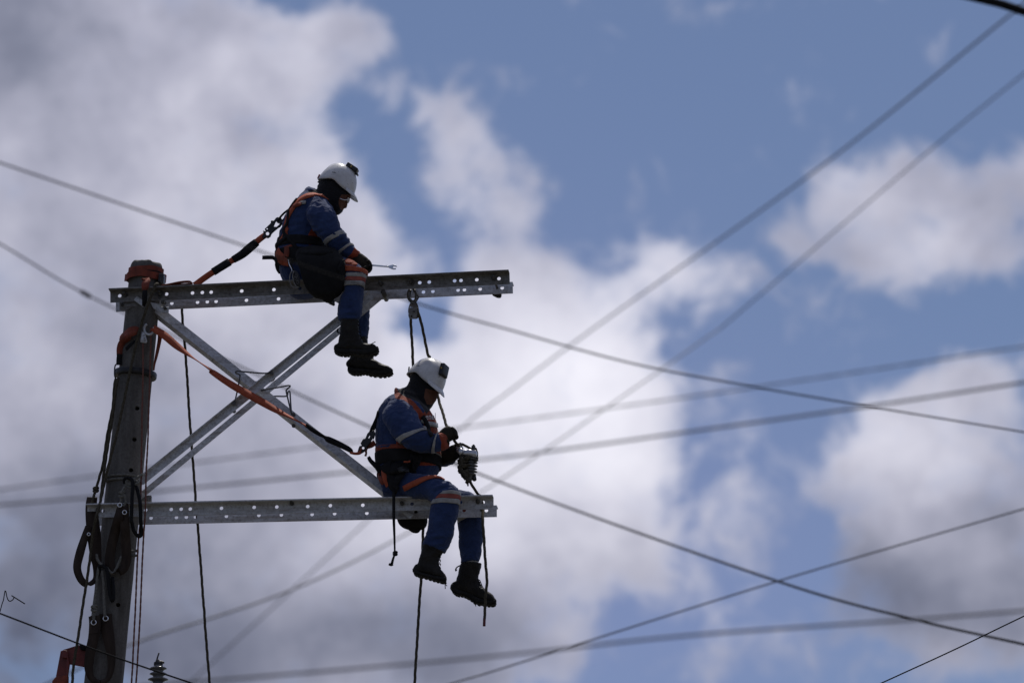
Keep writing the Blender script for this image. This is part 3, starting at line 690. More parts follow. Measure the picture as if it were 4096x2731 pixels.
for o_, pts in (('faded red cord, left one of the pair running down the pole', [(C5(480, 1040), -.17), (C5(482, 1250), -.18), (C6(710, 0), -.18), (C6(703, 300), -.175), (C6(697, 700), -.17), (C6(690, 1150), -.17), (C6(688, 1330), -.225), (C7(690, 300), -.225), (C7(668, 480), -.18), (C7(652, 830), -.17), (C7(636, 1180), -.17), (C7(616, 1568), -.17)]),
                ('faded red cord, right one of the pair running down the pole', [(C5(568, 870), -.17), (C5(566, 1150), -.18), (C6(782, 0), -.16), (C6(772, 350), -.15), (C6(760, 700), -.15), (C6(745, 1000), -.16), (C6(738, 1300), -.225), (C7(716, 330), -.225), (C7(704, 500), -.18), (C7(690, 830), -.16), (C7(674, 1180), -.16), (C7(650, 1568), -.16)])):
    bm = rope_bm([Q(p, b) for p, b in down(pts)], .0062, .05, strands=2, seg=10); tag(finish('cord', bm, MAT['cord_red']), o_, 'cord', redg)
# grey braided rope lashed round pole, with the knot in front of the lower arm
lash = thing('rope', Q(C6(600, 1120), -.2), 'grey braided rope lashed round the pole and knotted above the lower crossarm', 'rope', 'ropes hanging from the frame')
for y0, s_ in ((1060, 0), (1100, .01)):
    pts = []
    for k in range(13):
        a = math.pi * (1 - k / 12.0); c = pole_at(C6(0, y0)[1]); r = pole_r(c.z) + .010
        pts.append(c + pu * math.cos(a + math.pi) * r * 1.0 * (1 if True else 1) + (NB * -1) * math.sin(a) * r + adir * (.035 * (k / 12.0)))
    bm = rope_bm(pts, .0085, .05, strands=4, seg=12); finish('turn', bm, MAT['rope_grey'], lash)
def lines(parent, name, pts, r, mat, strands=4, pitch=.045):
    bm_ = rope_bm([Q(p, b) for p, b in pts], r, pitch, strands=strands, seg=12); return finish(name, bm_, MAT[mat], parent)
lines(lash, 'strand', [(C6(700, 1035), -.17), (C6(640, 1075), -.2), (C6(585, 1085), -.22), (C6(545, 1100), -.23), (C6(540, 1130), -.23), (C6(580, 1145), -.235), (C6(650, 1135), -.235), (C6(655, 1115), -.23), (C6(600, 1095), -.22)], .0095, 'rope_grey')
lines(lash, 'strand', [(C6(530, 1150), -.22), (C6(580, 1175), -.235), (C6(640, 1180), -.23)], .009, 'rope_grey')
lines(lash, 'strand', [(C6(535, 1150), -.22), (C6(505, 1200), -.23), (C6(490, 1240), -.235), (C6(485, 1300), -.235), (C6(470, 1370), -.235)], .011, 'rope_grey')
lines(lash, 'strand', [(C6(500, 1240), -.24), (C6(525, 1275), -.245), (C6(530, 1330), -.245), (C6(505, 1370), -.245)], .009, 'rope_grey')
knot(lash, C6(490, 1243), -.235, .02, .009, 'rope_grey')
# leather-brown slings hanging on the pole
def sling(pts, half, label, side=None, th=.005):
    bm_ = strap_bm([Q(p, b) for p, b in pts], half, side or ADIR, th); t = thing('sling', Q(pts[0][0], pts[0][1]), label, 'sling', 'brown leather slings hanging on the pole')
    finish('strap', bm_, MAT['leather'], t); return t
sdm = (ADIR * .75 + NB * .66).normalized()
s1 = sling([(C7(318, 165), -.1), (C7(312, 230), -.12), (C7(318, 330), -.14), (C7(332, 450), -.14), (C7(345, 600), -.14), (C7(355, 690), -.14), (C7(345, 780), -.14), (C7(300, 820), -.16), (C7(262, 815), -.17), (C7(225, 770), -.17), (C7(205, 690), -.17), (C7(228, 580), -.17), (C7(262, 470), -.16), (C7(290, 385), -.15)], [.036, .04, .045, .048, .04, .03, .02, .022, .024, .026, .028, .03, .026, .022], 'brown leather sling looping out to the left below the lower crossarm', ADIR)
s2 = sling([(C7(540, 225), -.235), (C7(530, 270), -.255), (C7(515, 330), -.26), (C7(490, 430), -.2), (C7(460, 560), -.17), (C7(450, 660), -.17), (C7(475, 715), -.17), (C7(520, 725), -.18), (C7(560, 700), -.18), (C7(578, 620), -.18), (C7(572, 500), -.2), (C7(565, 380), -.245), (C7(562, 250), -.25), (C7(560, 215), -.24)], [.026, .03, .032, .034, .034, .034, .03, .028, .03, .034, .034, .032, .03, .026], 'brown leather sling in front of the lower crossarm, hanging in a loop on the pole', ADIR)
s3 = sling([(C7(335, 1060), -.18), (C7(340, 1120), -.18), (C7(330, 1220), -.18), (C7(305, 1330), -.175), (C7(292, 1450), -.17), (C7(315, 1530), -.17), (C7(375, 1562), -.17), (C7(435, 1535), -.17), (C7(462, 1450), -.165), (C7(460, 1330), -.165), (C7(438, 1200), -.165), (C7(422, 1120), -.165), (C7(420, 1045), -.165)], [.04, .041, .038, .034, .03, .022, .018, .018, .024, .032, .042, .046, .044], 'brown leather sling with metal eyelets hanging low on the pole', ADIR)
def eyelet(parent, px, b, r=.015):
    c = Q(px, b); bm_ = bmesh.new(); tube(bm_, [c + ADIR * math.cos(t) * r + Vector((0, 0, 1)) * math.sin(t) * r for t in [k * math.pi / 8 for k in range(16)]], .0042, 8, closed=True, per=1, caps=False); finish('eyelet', bm_, MAT['bright'], parent)
for px in (C7(330, 1110), C7(420, 1080)): eyelet(s3, px, -.19, .017)
for px in (C7(527, 225), C7(563, 280)): eyelet(s2, px, -.262, .014)
eyelet(s1, C7(293, 445), -.17, .01)
bm = plate_bm([C7(305, 1058), C7(378, 1060), C7(365, 1190), C7(292, 1196)], -.187, .004, .001); finish('stitched_patch', bm, MAT['leather'], s3, False)
for pts, par in (([(C7(368, 690), -.17), (C7(355, 780), -.17), (C7(345, 900), -.18), (C7(335, 1000), -.185), (C7(330, 1095), -.195)], s3), ([(C7(395, 720), -.17), (C7(405, 850), -.17), (C7(408, 950), -.175), (C7(415, 1070), -.19)], s3)):
    lines(par, 'tie_rope', pts, .0095, 'rope_grey')
knot(s3, C7(335, 1003), -.185, .021, .0095, 'rope_grey')
lines(s3, 'tie_rope', [(C7(352, 600), -.15), (C7(360, 640), -.17), (C7(395, 680), -.18), (C7(430, 700), -.18), (C7(480, 735), -.18), (C7(545, 610), -.17), (C7(610, 575), -.17), (C7(655, 570), -.14)], .0098, 'rope_grey')
lines(s3, 'tie_rope', [(C7(585, 612), -.16), (C7(620, 608), -.16), (C7(655, 605), -.13)], .0098, 'rope_grey')
hg = 'black hose loops on the pole'
bm = bmesh.new(); tube(bm, [Q(p, b) for p, b in ((C6(520, 1130), -.21), (C6(515, 1100), -.22), (C6(535, 1075), -.23), (C6(580, 1080), -.24), (C6(605, 1130), -.245), (C6(600, 1230), -.25), (C6(592, 1400), -.26), (C6(590, 1530), -.25), (C7(618, 350), -.24), (C7(630, 410), -.22), (C7(655, 450), -.2), (C7(680, 460), -.19), (C7(690, 430), -.19), (C7(685, 340), -.235), (C6(680, 1330), -.245), (C6(655, 1210), -.235), (C6(625, 1140), -.22))], .0128, 10)
tag(finish('hose', bm, MAT['hose']), 'black hose looped in front of the lower crossarm beside the pole', 'hose', hg)
bm = bmesh.new(); tube(bm, [Q(p, b) for p, b in ((C7(375, 720), -.165), (C7(372, 690), -.17), (C7(400, 685), -.18), (C7(430, 715), -.185), (C7(440, 780), -.18), (C7(448, 860), -.175), (C7(465, 940), -.17), (C7(478, 930), -.17), (C7(478, 850), -.17), (C7(470, 770), -.165))], .0135, 10)
tag(finish('hose', bm, MAT['hose']), 'black hose draped lower down the front of the pole', 'hose', hg)
bm = bmesh.new(); tube(bm, [Q(p, b) for p, b in ((C5(198, 1275), -.05), (C5(175, 1285), -.06), (C5(165, 1320), -.06), (C5(163, 1400), -.06), (C5(178, 1440), -.05), (C5(190, 1445), -.04))], .005, 8)
tag(finish('wire_loop', bm, MAT['wire']), 'small steel wire loop on the left side of the pole above the dark band', 'wire')

# ------------------------------------------------------------------ orange slings round the pole
top = thing('anchor_strap', pole_at(1110), 'orange webbing wrapped round the very top of the pole', 'strap', 'orange anchor straps on the pole')
def wrap(parent, name, y0, half, extra, tilt, mat, wob=0.004, ph=0.0):
    c = pole_at(y0); r = pole_r(c.z) + extra; P = []; S = []; Nn = []
    for k in range(56):
        a = 2 * math.pi * k / 56; d = pu * math.cos(a) + pv * math.sin(a)
        p = c + d * (r + wob * noise.noise(d * 2.2 + Vector((y0, 0, 0)))) + adir * (tilt * math.cos(a + ph) + wob * 1.5 * noise.noise(d * 1.5 + Vector((0, y0, 1))))
        P.append(p); S.append(adir * 1.0); Nn.append(d)
    bm_ = bmesh.new(); ribbon(bm_, P, S, Nn, half, .006, closed=True); return sharp(finish(name, bm_, mat, parent), 40)
wrap(top, 'wrap', E5(0, 262)[1], .019, .008, -.010, MAT['orange_dirty'], .005)
wrap(top, 'wrap', E5(0, 392)[1], .025, .024, -.004, MAT['orange_dirty'], .012)
wrap(top, 'gap_shade', E5(0, 330)[1], .012, .012, -.007, MAT['black_web'], .004)  # added black band, standing in for the shaded gap between the wraps
bm = strap_bm([Q(p, b) for p, b in ((E5(790, 420), -.17), (E5(850, 395), -.19), (E5(880, 430), -.2), (E5(850, 480), -.215), (E5(840, 560), -.225), (E5(830, 640), -.225))], [.014, .02, .024, .026, .025, .016], ADIR, .006); finish('loop', bm, MAT['orange_dirty'], top)
bm = strap_bm([Q(p, b) for p, b in ((E5(835, 630), -.23), (E5(830, 720), -.232), (E5(825, 850), -.23), (E5(805, 960), -.2))], [.016, .018, .016, .01], ADIR, .006); finish('sleeve', bm, MAT['black_web'], top)
bm = bmesh.new(); box(bm, Q(E5(1190, 410), -.06), ADIR * .018, NB * .05, adir * .032, .004); finish('buckle', bm, MAT['black_metal'], top)
for k in range(3):
    bm = bmesh.new(); box(bm, Q(E5(1165 + 28 * k, 415), -.115), ADIR * .0022, NB * .002, adir * .02); finish('stripe', bm, MAT['bolt'], top, False)
mid = thing('anchor_strap', pole_at(1370), 'orange webbing tied round the pole below the upper crossarm', 'strap', 'orange anchor straps on the pole')
bm = strap_bm([Q(p, b) for p, b in ((C5(450, 905), -.16), (C5(390, 890), -.17), (C5(320, 915), -.16), (C5(250, 965), -.1), (C5(225, 990), -.07), (C5(260, 985), -.11), (C5(320, 950), -.17), (C5(420, 910), -.18))], [.018, .024, .026, .02, .012, .02, .022, .018], adir, .006); finish('wrap', bm, MAT['orange_dirty'], mid)
bm = strap_bm([Q(p, b) for p, b in ((C5(335, 965), -.155), (C5(290, 1000), -.14), (C5(245, 1040), -.11), (C5(222, 1100), -.09), (C5(218, 1180), -.08))], [.02, .024, .024, .022, .02], ADIR, .006); finish('tail', bm, MAT['orange_dirty'], mid)
bm = strap_bm([Q(p, b) for p, b in ((C5(222, 1165), -.085), (C5(215, 1220), -.085), (C5(212, 1285), -.085))], .019, ADIR, .01); finish('tail_sleeve', bm, MAT['black_web'], mid)
bm = plate_bm([C5(280, 1090), C5(335, 1040), C5(395, 1000), C5(405, 1020), C5(345, 1080), C5(295, 1130)], -.165, .008); finish('label_patch', bm, MAT['black_web'], mid)
bm = strap_bm([Q(p, b) for p, b in ((C5(672, 930), -.12), (C5(668, 1000), -.10), (C5(650, 1100), -.08), (C5(628, 1200), -.08), (C5(612, 1270), -.08), (C5(602, 1350), -.07))], [.016, .014, .012, .010, .007, .005], ADIR, .005); finish('tail', bm, MAT['orange_dirty'], mid)
bm = bmesh.new(); tube(bm, [Q((C5(548, 885)[0] + 19 * math.cos(t), C5(548, 885)[1] + 22 * math.sin(t)), -.185) for t in [R(-115 - 22 * k) for k in range(13)]], .0085, 8, per=2); finish('steel_ring', bm, MAT['steel'], mid)
bm = plate_bm([C5(470, 905), C5(500, 920), C5(528, 1020), C5(515, 1040), C5(450, 1030), C5(455, 985)], -.19, .012); hk = finish('rope_clamp', bm, MAT['steel'], mid)
for px in (C5(492, 955), C5(495, 985), C5(505, 1012)):
    p = Q(px, -.192); bm = bmesh.new(); cyl(bm, p, p + NB * .01, .004, 8); attach(finish('rivet', bm, MAT['bolt']), hk)

# ------------------------------------------------------------------ lanyards
def hook(parent, m, outline, holes, bdep, th=.022):
    """snap hook: a forged plate with its gate opening and eyes cut out"""
    o = finish('snap_hook', plate_bm([m(*p) for p in outline], bdep - th / 2, th, .003), MAT['black_metal'], parent, False); cut_ = bmesh.new()
    for h in holes:
        pts = [m(h[0] + h[2] * math.cos(6.28318 * k / 14), h[1] + h[2] * math.sin(6.28318 * k / 14)) for k in range(14)] if not isinstance(h[0], tuple) else [m(*p) for p in h]
        f = [[cut_.verts.new(Q(p, bdep - .05)) for p in pts], [cut_.verts.new(Q(p, bdep + .05)) for p in pts]]; n = len(pts)
        for k in range(n): cut_.faces.new((f[0][k], f[0][(k + 1) % n], f[1][(k + 1) % n], f[1][k]))
        cut_.faces.new(f[0][::-1]); cut_.faces.new(f[1])
    return boolean(o, cut_)
ly1 = thing('lanyard', Q(C5(1070, 385), -.1), 'taut orange lanyard with black sleeves from the upper crossarm to the upper worker', 'lanyard', 'safety lanyards')
ls = Vector((.45, 0, .89))
bm = strap_bm([Q(p, b) for p, b in ((C5(690, 400), -.17), (C5(780, 385), -.17), (C5(900, 362), -.16), (C5(1000, 355), -.15), (C5(1020, 375), -.14), (C5(960, 385), -.13), (C5(800, 392), -.15))], [.012, .016, .018, .018, .016, .014, .012], NB, .008); finish('tail', bm, MAT['orange_dirty'], ly1)
bm = strap_bm([Q(p, b) for p, b in ((C5(1060, 395), -.12), (C5(1160, 320), -.11), (C5(1270, 245), -.09), (C5(1450, 135), -.07), (C5(1600, 40), -.06), (C1(120, 1120), -.05), (C1(195, 1065), -.05))], .0215, ls, .006, per=4); finish('webbing', bm, MAT['orange'], ly1)
bm = strap_bm([Q(C5(1268, 246), -.095), Q(C5(1360, 188), -.08), Q(C5(1452, 132), -.075)], .027, ls, .014, per=4); finish('sleeve', bm, MAT['black_web'], ly1)
bm = strap_bm([Q(C5(1490, 110), -.07), Q(C5(1590, 50), -.062), Q(C1(0, 1225), -.058), Q(C1(85, 1155), -.052)], [.024, .028, .03, .027], ls, .018, per=4); finish('shock_absorber', bm, MAT['black_bag'], ly1)
hook(ly1, C1, [(165, 1005), (196, 1022), (182, 988), (205, 968), (262, 912), (258, 890), (275, 880), (300, 884), (325, 848), (355, 838), (392, 852), (407, 885), (400, 925), (375, 962), (352, 972), (275, 1038), (262, 1058), (255, 1082), (222, 1102), (195, 1092), (172, 1118), (148, 1085), (166, 1060)],
     [((300, 962), (322, 908), (343, 896), (352, 916), (376, 904), (366, 934), (334, 964)), (220, 1050, 21), (215, 990, 8)], -.05)
bm = bmesh.new(); tube(bm, [Q(p, -.05 + d) for p, d in ((C1(350, 905), 0), (C1(375, 850), -.02), (C1(430, 790), -.02), (C1(500, 735), -.01), (C1(580, 640), 0), (C1(603, 608), .02), (C1(590, 640), .03), (C1(510, 760), .03), (C1(440, 850), .02), (C1(390, 900), .02))], .0075, 8, closed=True, per=4, caps=False); finish('dorsal_strap', bm, MAT['black_web'], ly1)
ly2 = thing('lanyard', Q(C5(600, 870), -.18), 'slack twisted orange lanyard from the pole across the braces to the lower worker', 'lanyard', 'safety lanyards')
w2 = [(C5(590, 870), -.19, .024, .2), (C5(720, 955), -.2, .027, .2), (C5(850, 1065), -.2, .026, .3), (C5(960, 1150), -.2, .02, .7), (C5(1090, 1240), -.2, .012, 1.3), (C5(1240, 1340), -.2, .018, 1.0), (C8(120, 815), -.2, .024, .6), (C8(300, 935), -.19, .026, .3), (C8(450, 1020), -.18, .027, .2), (C8(600, 1105), -.18, .027, .2), (C8(740, 1185), -.18, .024, .5), (C8(850, 1240), -.18, .018, .9), (C8(950, 1290), -.18, .014, 1.1), (C8(1030, 1335), -.18, .012, 1.1)]
bm = strap_bm([Q(p, b) for p, b, _, _ in w2], [w for _, _, w, _ in w2], [(Vector((.55, 0, .83)) * math.cos(r_) + NB * math.sin(r_)) for *_, r_ in w2], .005); finish('webbing', bm, MAT['orange'], ly2)
bm = strap_bm([Q(p, b) for p, b in ((C8(1020, 1325), -.18), (C8(1080, 1368), -.18), (C8(1150, 1412), -.18), (C8(1200, 1440), -.18), (C8(1240, 1465), -.18), (C8(1330, 1505), -.175), (C8(1440, 1562), -.17), (C3(20, 1165), -.16))], [.012, .014, .013, .010, .02, .02, .017, .010], Vector((.5, 0, .86)), .012); finish('shock_absorber', bm, MAT['black_bag'], ly2)
bm = strap_bm([Q(p, b) for p, b in ((C3(0, 1160), -.17), (C3(60, 1172), -.165), (C3(110, 1160), -.16), (C3(125, 1120), -.155))], [.009, .009, .012, .013], Vector((.2, 0, .97)), .006); finish('webbing', bm, MAT['orange'], ly2)
hook(ly2, C3, [(92, 1110), (104, 1085), (128, 1085), (112, 1060), (142, 1012), (165, 1008), (185, 955), (215, 925), (245, 915), (272, 940), (262, 990), (240, 1030), (205, 1070), (188, 1090), (160, 1140), (130, 1162), (95, 1170), (78, 1160)],
     [(143, 1112, 13), ((198, 1002), (212, 978), (218, 985), (205, 1010)), ((228, 1040), (246, 1010), (250, 1016), (236, 1046))], -.15)
bm = bmesh.new(); tube(bm, [Q(p, -.14 + d) for p, d in ((C3(215, 960), 0), (C3(235, 900), -.02), (C3(285, 790), -.02), (C3(305, 720), 0), (C3(295, 780), .03), (C3(260, 900), .03))], .0095, 8, closed=True, per=4, caps=False); finish('dorsal_strap', bm, MAT['black_web'], ly2)
bm = strap_bm([Q(p, b) for p, b in ((C3(272, 1050), -.12), (C3(235, 1075), -.12), (C3(195, 1095), -.12), (C3(172, 1130), -.12), (C3(175, 1170), -.12), (C3(165, 1200), -.12))], [.018, .02, .018, .010, .007, .008], Vector((.5, 0, .86)), .005); finish('tail', bm, MAT['orange_dirty'], ly2)

# ------------------------------------------------------------------ pulley and its line
pul = thing('pulley', Q(D1(215, 870), 0), 'steel rope pulley hanging from the upper crossarm on a shackle', 'pulley')
def ringpts(c, rx, rz, n=20, ph=0): return [Q((c[0] + rx * math.cos(2 * math.pi * k / n + ph), c[1] + rz * math.sin(2 * math.pi * k / n + ph)), c[2]) for k in range(n)]
bm = bmesh.new(); tube(bm, [Q(p, b) for p, b in ((D1(150, 540), -.03), (D1(125, 590), -.03), (D1(132, 680), -.02), (D1(175, 735), 0), (D1(225, 745), .02), (D1(270, 690), .04), (D1(285, 650), .05), (D1(250, 600), .05), (D1(225, 545), .03))], .0078, 8); finish('shackle', bm, MAT['bolt'], pul)
bm = bmesh.new(); tube(bm, [Q(p, b) for p, b in ((D1(235, 545), -.06), (D1(248, 600), -.06), (D1(240, 690), -.04), (D1(205, 720), -.01), (D1(165, 690), .02), (D1(160, 600), .04), (D1(170, 545), .03))], .0068, 8); finish('shackle', bm, MAT['bolt'], pul)
def cheek(b, dx, mat):
    pts = [D1(195 + dx, 700), D1(230 + dx, 735), D1(262 + dx, 800), D1(275 + dx, 880), D1(272 + dx, 950), D1(245 + dx, 995), D1(190 + dx, 1000), D1(148 + dx, 990), D1(133 + dx, 930), D1(132 + dx, 850), D1(150 + dx, 780), D1(172 + dx, 735)]
    pts = [tuple(p) for p in cr(pts, 3, True)]; bm_ = plate_bm(pts, b, .005, .001); o = finish('cheek_plate', bm_, mat, pul, False)
    cut_ = bmesh.new()
    for q, r in (((175 + dx, 820), .008), ((225 + dx, 885), .0075), ((185 + dx, 960), .007), ((150 + dx, 915), .006), ((205 + dx, 765), .005)):
        c = Q(D1(*q), b); cyl(cut_, c - NB * .02, c + NB * .03, r, 12)
    return boolean(o, cut_)
cheek(-.024, -4, MAT['steel_dull']); cheek(.022, 24, MAT['steel_dull'])
bm = bmesh.new(); c = Q(D1(215, 890), -.016); lathe(bm, c, NB, [(0, .030), (.008, .022), (.022, .022), (.032, .030)], 24); cyl(bm, c - NB * .014, c + NB * .05, .006, 10); finish('sheave', bm, MAT['bolt'], pul)
rope('rope', down([(D1(162, 870), 0), (D1(165, 960), .02), (D1(175, 1150), .08), (D1(200, 1568), .16), (C3(680, 190), .19), (FD(962, 1000), .24), (FD(970, 1180), .25), (C4(655, 600), .25), (C4(640, 1000), .25), (C4(622, 1250), .25), (C4(603, 1568), .25)]), .0098, 'hauling rope from the pulley that drops behind the lower worker past his boots', fuzz=260)
HB = -.20
rope('rope', [(D1(262, 830), .0), (D1(295, 940), -.01), (D1(345, 1120), .02), (D1(440, 1568), .10), (C3(862, 130), .14), (C3(905, 330), .15), (C3(960, 590), .08), (C3(1000, 720), -.05), (C3(1045, 870), -.18), (D2(280, 230), HB), (D2(340, 400), -.18), (D2(395, 490), -.14), (D2(470, 560), -.09), (D2(530, 700), -.05), (D2(560, 900), -.04), (D2(600, 1100), -.04), (D2(680, 1270), -.03), (D2(760, 1420), -.01), (D2(850, 1550), 0), (C4(1165, 300), .01), (C4(1185, 360), 0), (C4(1190, 430), -.03), (C4(1190, 540), -.10), (C4(1200, 680), -.12), (C4(1215, 900), -.12), (C4(1226, 1060), -.12), (C4(1215, 1200), -.12), (C4(1208, 1330), -.12), (C4(1204, 1410), -.12)], .0098, 'rope from the pulley gripped by the lower worker, its free end hanging past his boot', fuzz=300)
bm = bmesh.new(); tube(bm, [Q(C4(1205, 1395), -.12), Q(C4(1203, 1430), -.12), Q(C4(1202, 1462), -.12)], .0098, 10, per=2); attach(finish('taped_end', bm, MAT['dark_red']), [o for o in bpy.data.objects if o.get('label', '').startswith('rope from the pulley')][0])

# ------------------------------------------------------------------ red bracket and post insulator low on the pole
rb = thing('bracket', Q(D3(1000, 1150), -.05), 'dull red painted steel bracket clamped to the left of the pole at bottom left', 'bracket')
bm = plate_bm([D3(815, 1015), D3(850, 1002), D3(905, 1010), D3(1058, 938), D3(1175, 950), D3(1165, 1235), D3(1140, 1232), D3(940, 1195), D3(905, 1345), D3(750, 1360)], -.10, .006); finish('side_plate', bm, MAT['red_paint'], rb, False)
bm = plate_bm([D3(850, 1002), D3(905, 1010), D3(935, 1200), D3(915, 1340), D3(880, 1340), D3(900, 1110), D3(830, 1100)], -.125, .02); finish('rib', bm, MAT['red_paint'], rb, False)
bm = plate_bm([D3(815, 1015), D3(905, 1010), D3(1058, 938), D3(1175, 955), D3(1165, 1225), D3(940, 1190), D3(905, 1345), D3(750, 1360)], .06, .006); finish('side_plate', bm, MAT['red_paint'], rb, False)
bm = bmesh.new(); A = Q(D3(1058, 940), -.1); Bp = Q(D3(850, 1005), -.1); box(bm, (A + Bp) / 2 + NB * .08, (Bp - A) / 2, NB * .078, Vector((0, 0, .004))); finish('top_plate', bm, MAT['red_paint'], rb, False)
bm = plate_bm([D3(1058, 938), D3(1105, 924), D3(1175, 948), D3(1175, 1010), D3(1085, 995)], -.13, .03); finish('pad', bm, MAT['black_web'], rb)
bm = plate_bm([D3(745, 1360), D3(905, 1332), D3(918, 1345), D3(915, 1500), D3(690, 1500), D3(700, 1415)], -.14, .03, .006); finish('cover', bm, MAT['orange_dirty'], rb)
bm = plate_bm([D3(690, 1490), D3(915, 1490), D3(870, 1900), D3(640, 1900)], -.12, .16, .006); finish('leg', bm, MAT['red_paint'], rb)
bm = bmesh.new(); p = Q(D3(866, 1078), -.10); cyl(bm, p - NB * .008, p, .006, 8); finish('rivet', bm, MAT['bright'], rb)
ins = thing('post_insulator', Q(D3(2130, 1900), -.1), 'grey ribbed insulator with a bolted clamp on top at the bottom edge', 'insulator')
cI = Q(D3(2128, 1205), -.1); bm = bmesh.new(); pr = [(0, .018), (.004, .02), (.006, .028)]
z = .012; big = [(.034, .058), (.034, .050), (.038, .066), (.036, .056)]
prof = [(0, .03), (.004, .033)]
y = .012
for k in range(9):
    R_ = [.059, .060, .071][k % 3] if k < 3 else [.06, .071][k % 2]
    prof += [(y, .034), (y + .004, R_ * .86), (y + .010, R_), (y + .015, R_ * .98), (y + .022, R_ * .66), (y + .029, .036)]; y += .0385
prof += [(y + .02, .04), (y + .03, .04)]
lathe(bm, cI, Vector((0, 0, -1)), prof, 32); finish('sheds', bm, MAT['porcelain'], ins)
bm = bmesh.new(); lathe(bm, cI + Vector((0, 0, .022)), Vector((0, 0, -1)), [(0, .024), (.003, .031), (.02, .032), (.026, .028)], 20); finish('cap', bm, MAT['black_metal'], ins)
bm = bmesh.new(); tube(bm, [Q(D3(2108, 1130), -.1), Q(D3(2122, 1085), -.1), Q(D3(2137, 1040), -.1)], .0055, 8, per=1); finish('stud', bm, MAT['bolt'], ins)
bm = plate_bm([D3(2090, 1190), D3(2085, 1150), D3(2100, 1125), D3(2130, 1120), D3(2150, 1145), D3(2180, 1142), D3(2203, 1155), D3(2200, 1165), D3(2185, 1168), D3(2165, 1188), D3(2150, 1170), D3(2140, 1188)], -.125, .045, .004); finish('clamp', bm, MAT['bolt'], ins)
bm = bmesh.new(); A = cI - Vector((0, 0, y + .03)); pb = pole_at(2950); cyl(bm, A, A - Vector((0, 0, .1)), .02, 12); box(bm, (A + Vector((pb.x, A.y, A.z))) / 2 - Vector((0, 0, .12)), Vector(((A.x - pb.x) / 2 + .05, 0, 0)), Vector((0, .03, 0)), Vector((0, 0, .03)), .003); finish('support_arm', bm, MAT['steel_dull'], ins)

# ------------------------------------------------------------------ workers
def poly_mask(px, poly, soft=3.0):
    """1 inside the polygon, 0 outside, linear over +-soft pixels (numpy; px is N x 2)"""
    P = np.array(poly, float); x, y = px[:, 0], px[:, 1]; n = len(P); inside = np.zeros(len(px), bool); dist = np.full(len(px), 1e9)
    for i in range(n):
        a, b_ = P[i], P[(i + 1) % n]
        cond = (a[1] > y) != (b_[1] > y)
        with np.errstate(divide='ignore', invalid='ignore'):
            xi = (b_[0] - a[0]) * (y - a[1]) / (b_[1] - a[1] + 1e-12) + a[0]
        inside ^= cond & (x < xi)
        ab = b_ - a; t = np.clip(((x - a[0]) * ab[0] + (y - a[1]) * ab[1]) / (ab @ ab + 1e-9), 0, 1)
        dist = np.minimum(dist, np.hypot(x - a[0] - t * ab[0], y - a[1] - t * ab[1]))
    return np.clip(.5 + np.where(inside, dist, -dist) / (2 * soft), 0, 1)
def pairs(m, rows): return [(m(r[0], r[1]), m(r[2], r[3]), r[4], r[5]) for r in rows]
def px_of(co):
    d = co - np.array(CAM); z = d @ np.array(FW)
    return np.stack([2048 + FPX * (d @ np.array(RT)) / z, 1365.5 - FPX * (d @ np.array(UP)) / z], 1)
def body_mesh(lofts, masks, creases, voxel=.0068):
    bm_ = bmesh.new()
    for st, ex, rnd in lofts: loft(bm_, st, 24, 5, ex, round_ends=rnd)
    me = remesh(bm_, voxel, 3, 'body'); n = len(me.vertices)
    co = np.empty(n * 3); me.vertices.foreach_get('co', co); co = co.reshape(-1, 3); no = np.empty(n * 3); me.vertices.foreach_get('normal', no); no = no.reshape(-1, 3)
    px = px_of(co); bb = (co - np.array(P0)) @ np.array(NB)
    vals = {}
    for name, lst in masks.items():
        v = np.zeros(n)
        for poly, blo, bhi in lst:
            m = poly_mask(px, poly); m = m * ((bb > blo) & (bb < bhi)); v = np.maximum(v, m)
        vals[name] = v
    cloth = 1 - np.clip(vals.get('skin', 0) + .85 * vals.get('hood', 0), 0, 1)
    disp = np.zeros(n)
    for i in range(n):
        p = Vector(co[i])
        w = noise.noise(Vector((p.x * 9, p.y * 7, p.z * 15))) * .0052
        r_ = 1 - abs(noise.noise(Vector((p.x * 17 + p.z * 9, p.y * 13, p.z * 21 - p.x * 6)))) * 2.0
        w += max(0, r_) ** 3 * .0045
        for (c, rad, fx, fz, amp) in creases:
            d = math.hypot(px[i, 0] - c[0], px[i, 1] - c[1]) / rad
            if d < 1:
                ph = (px[i, 0] * fx + px[i, 1] * fz) / 5.2 + 2.2 * noise.noise(p * 7)
                w += (1 - d * d) * amp * 1.4 * math.sin(ph)
        disp[i] = w
    co = co + no * (disp * (.15 + .85 * cloth))[:, None]
    me.vertices.foreach_set('co', co.ravel())
    for name, v in vals.items():
        a = me.attributes.new(name, 'FLOAT', 'POINT'); a.data.foreach_set('value', v.astype(np.float32))
    me.update(); return me
def bvh_of(o):
    me = o.data; m = wm(o); return BVHTree.FromPolygons([m @ v.co for v in me.vertices], [list(p.vertices) for p in me.polygons])
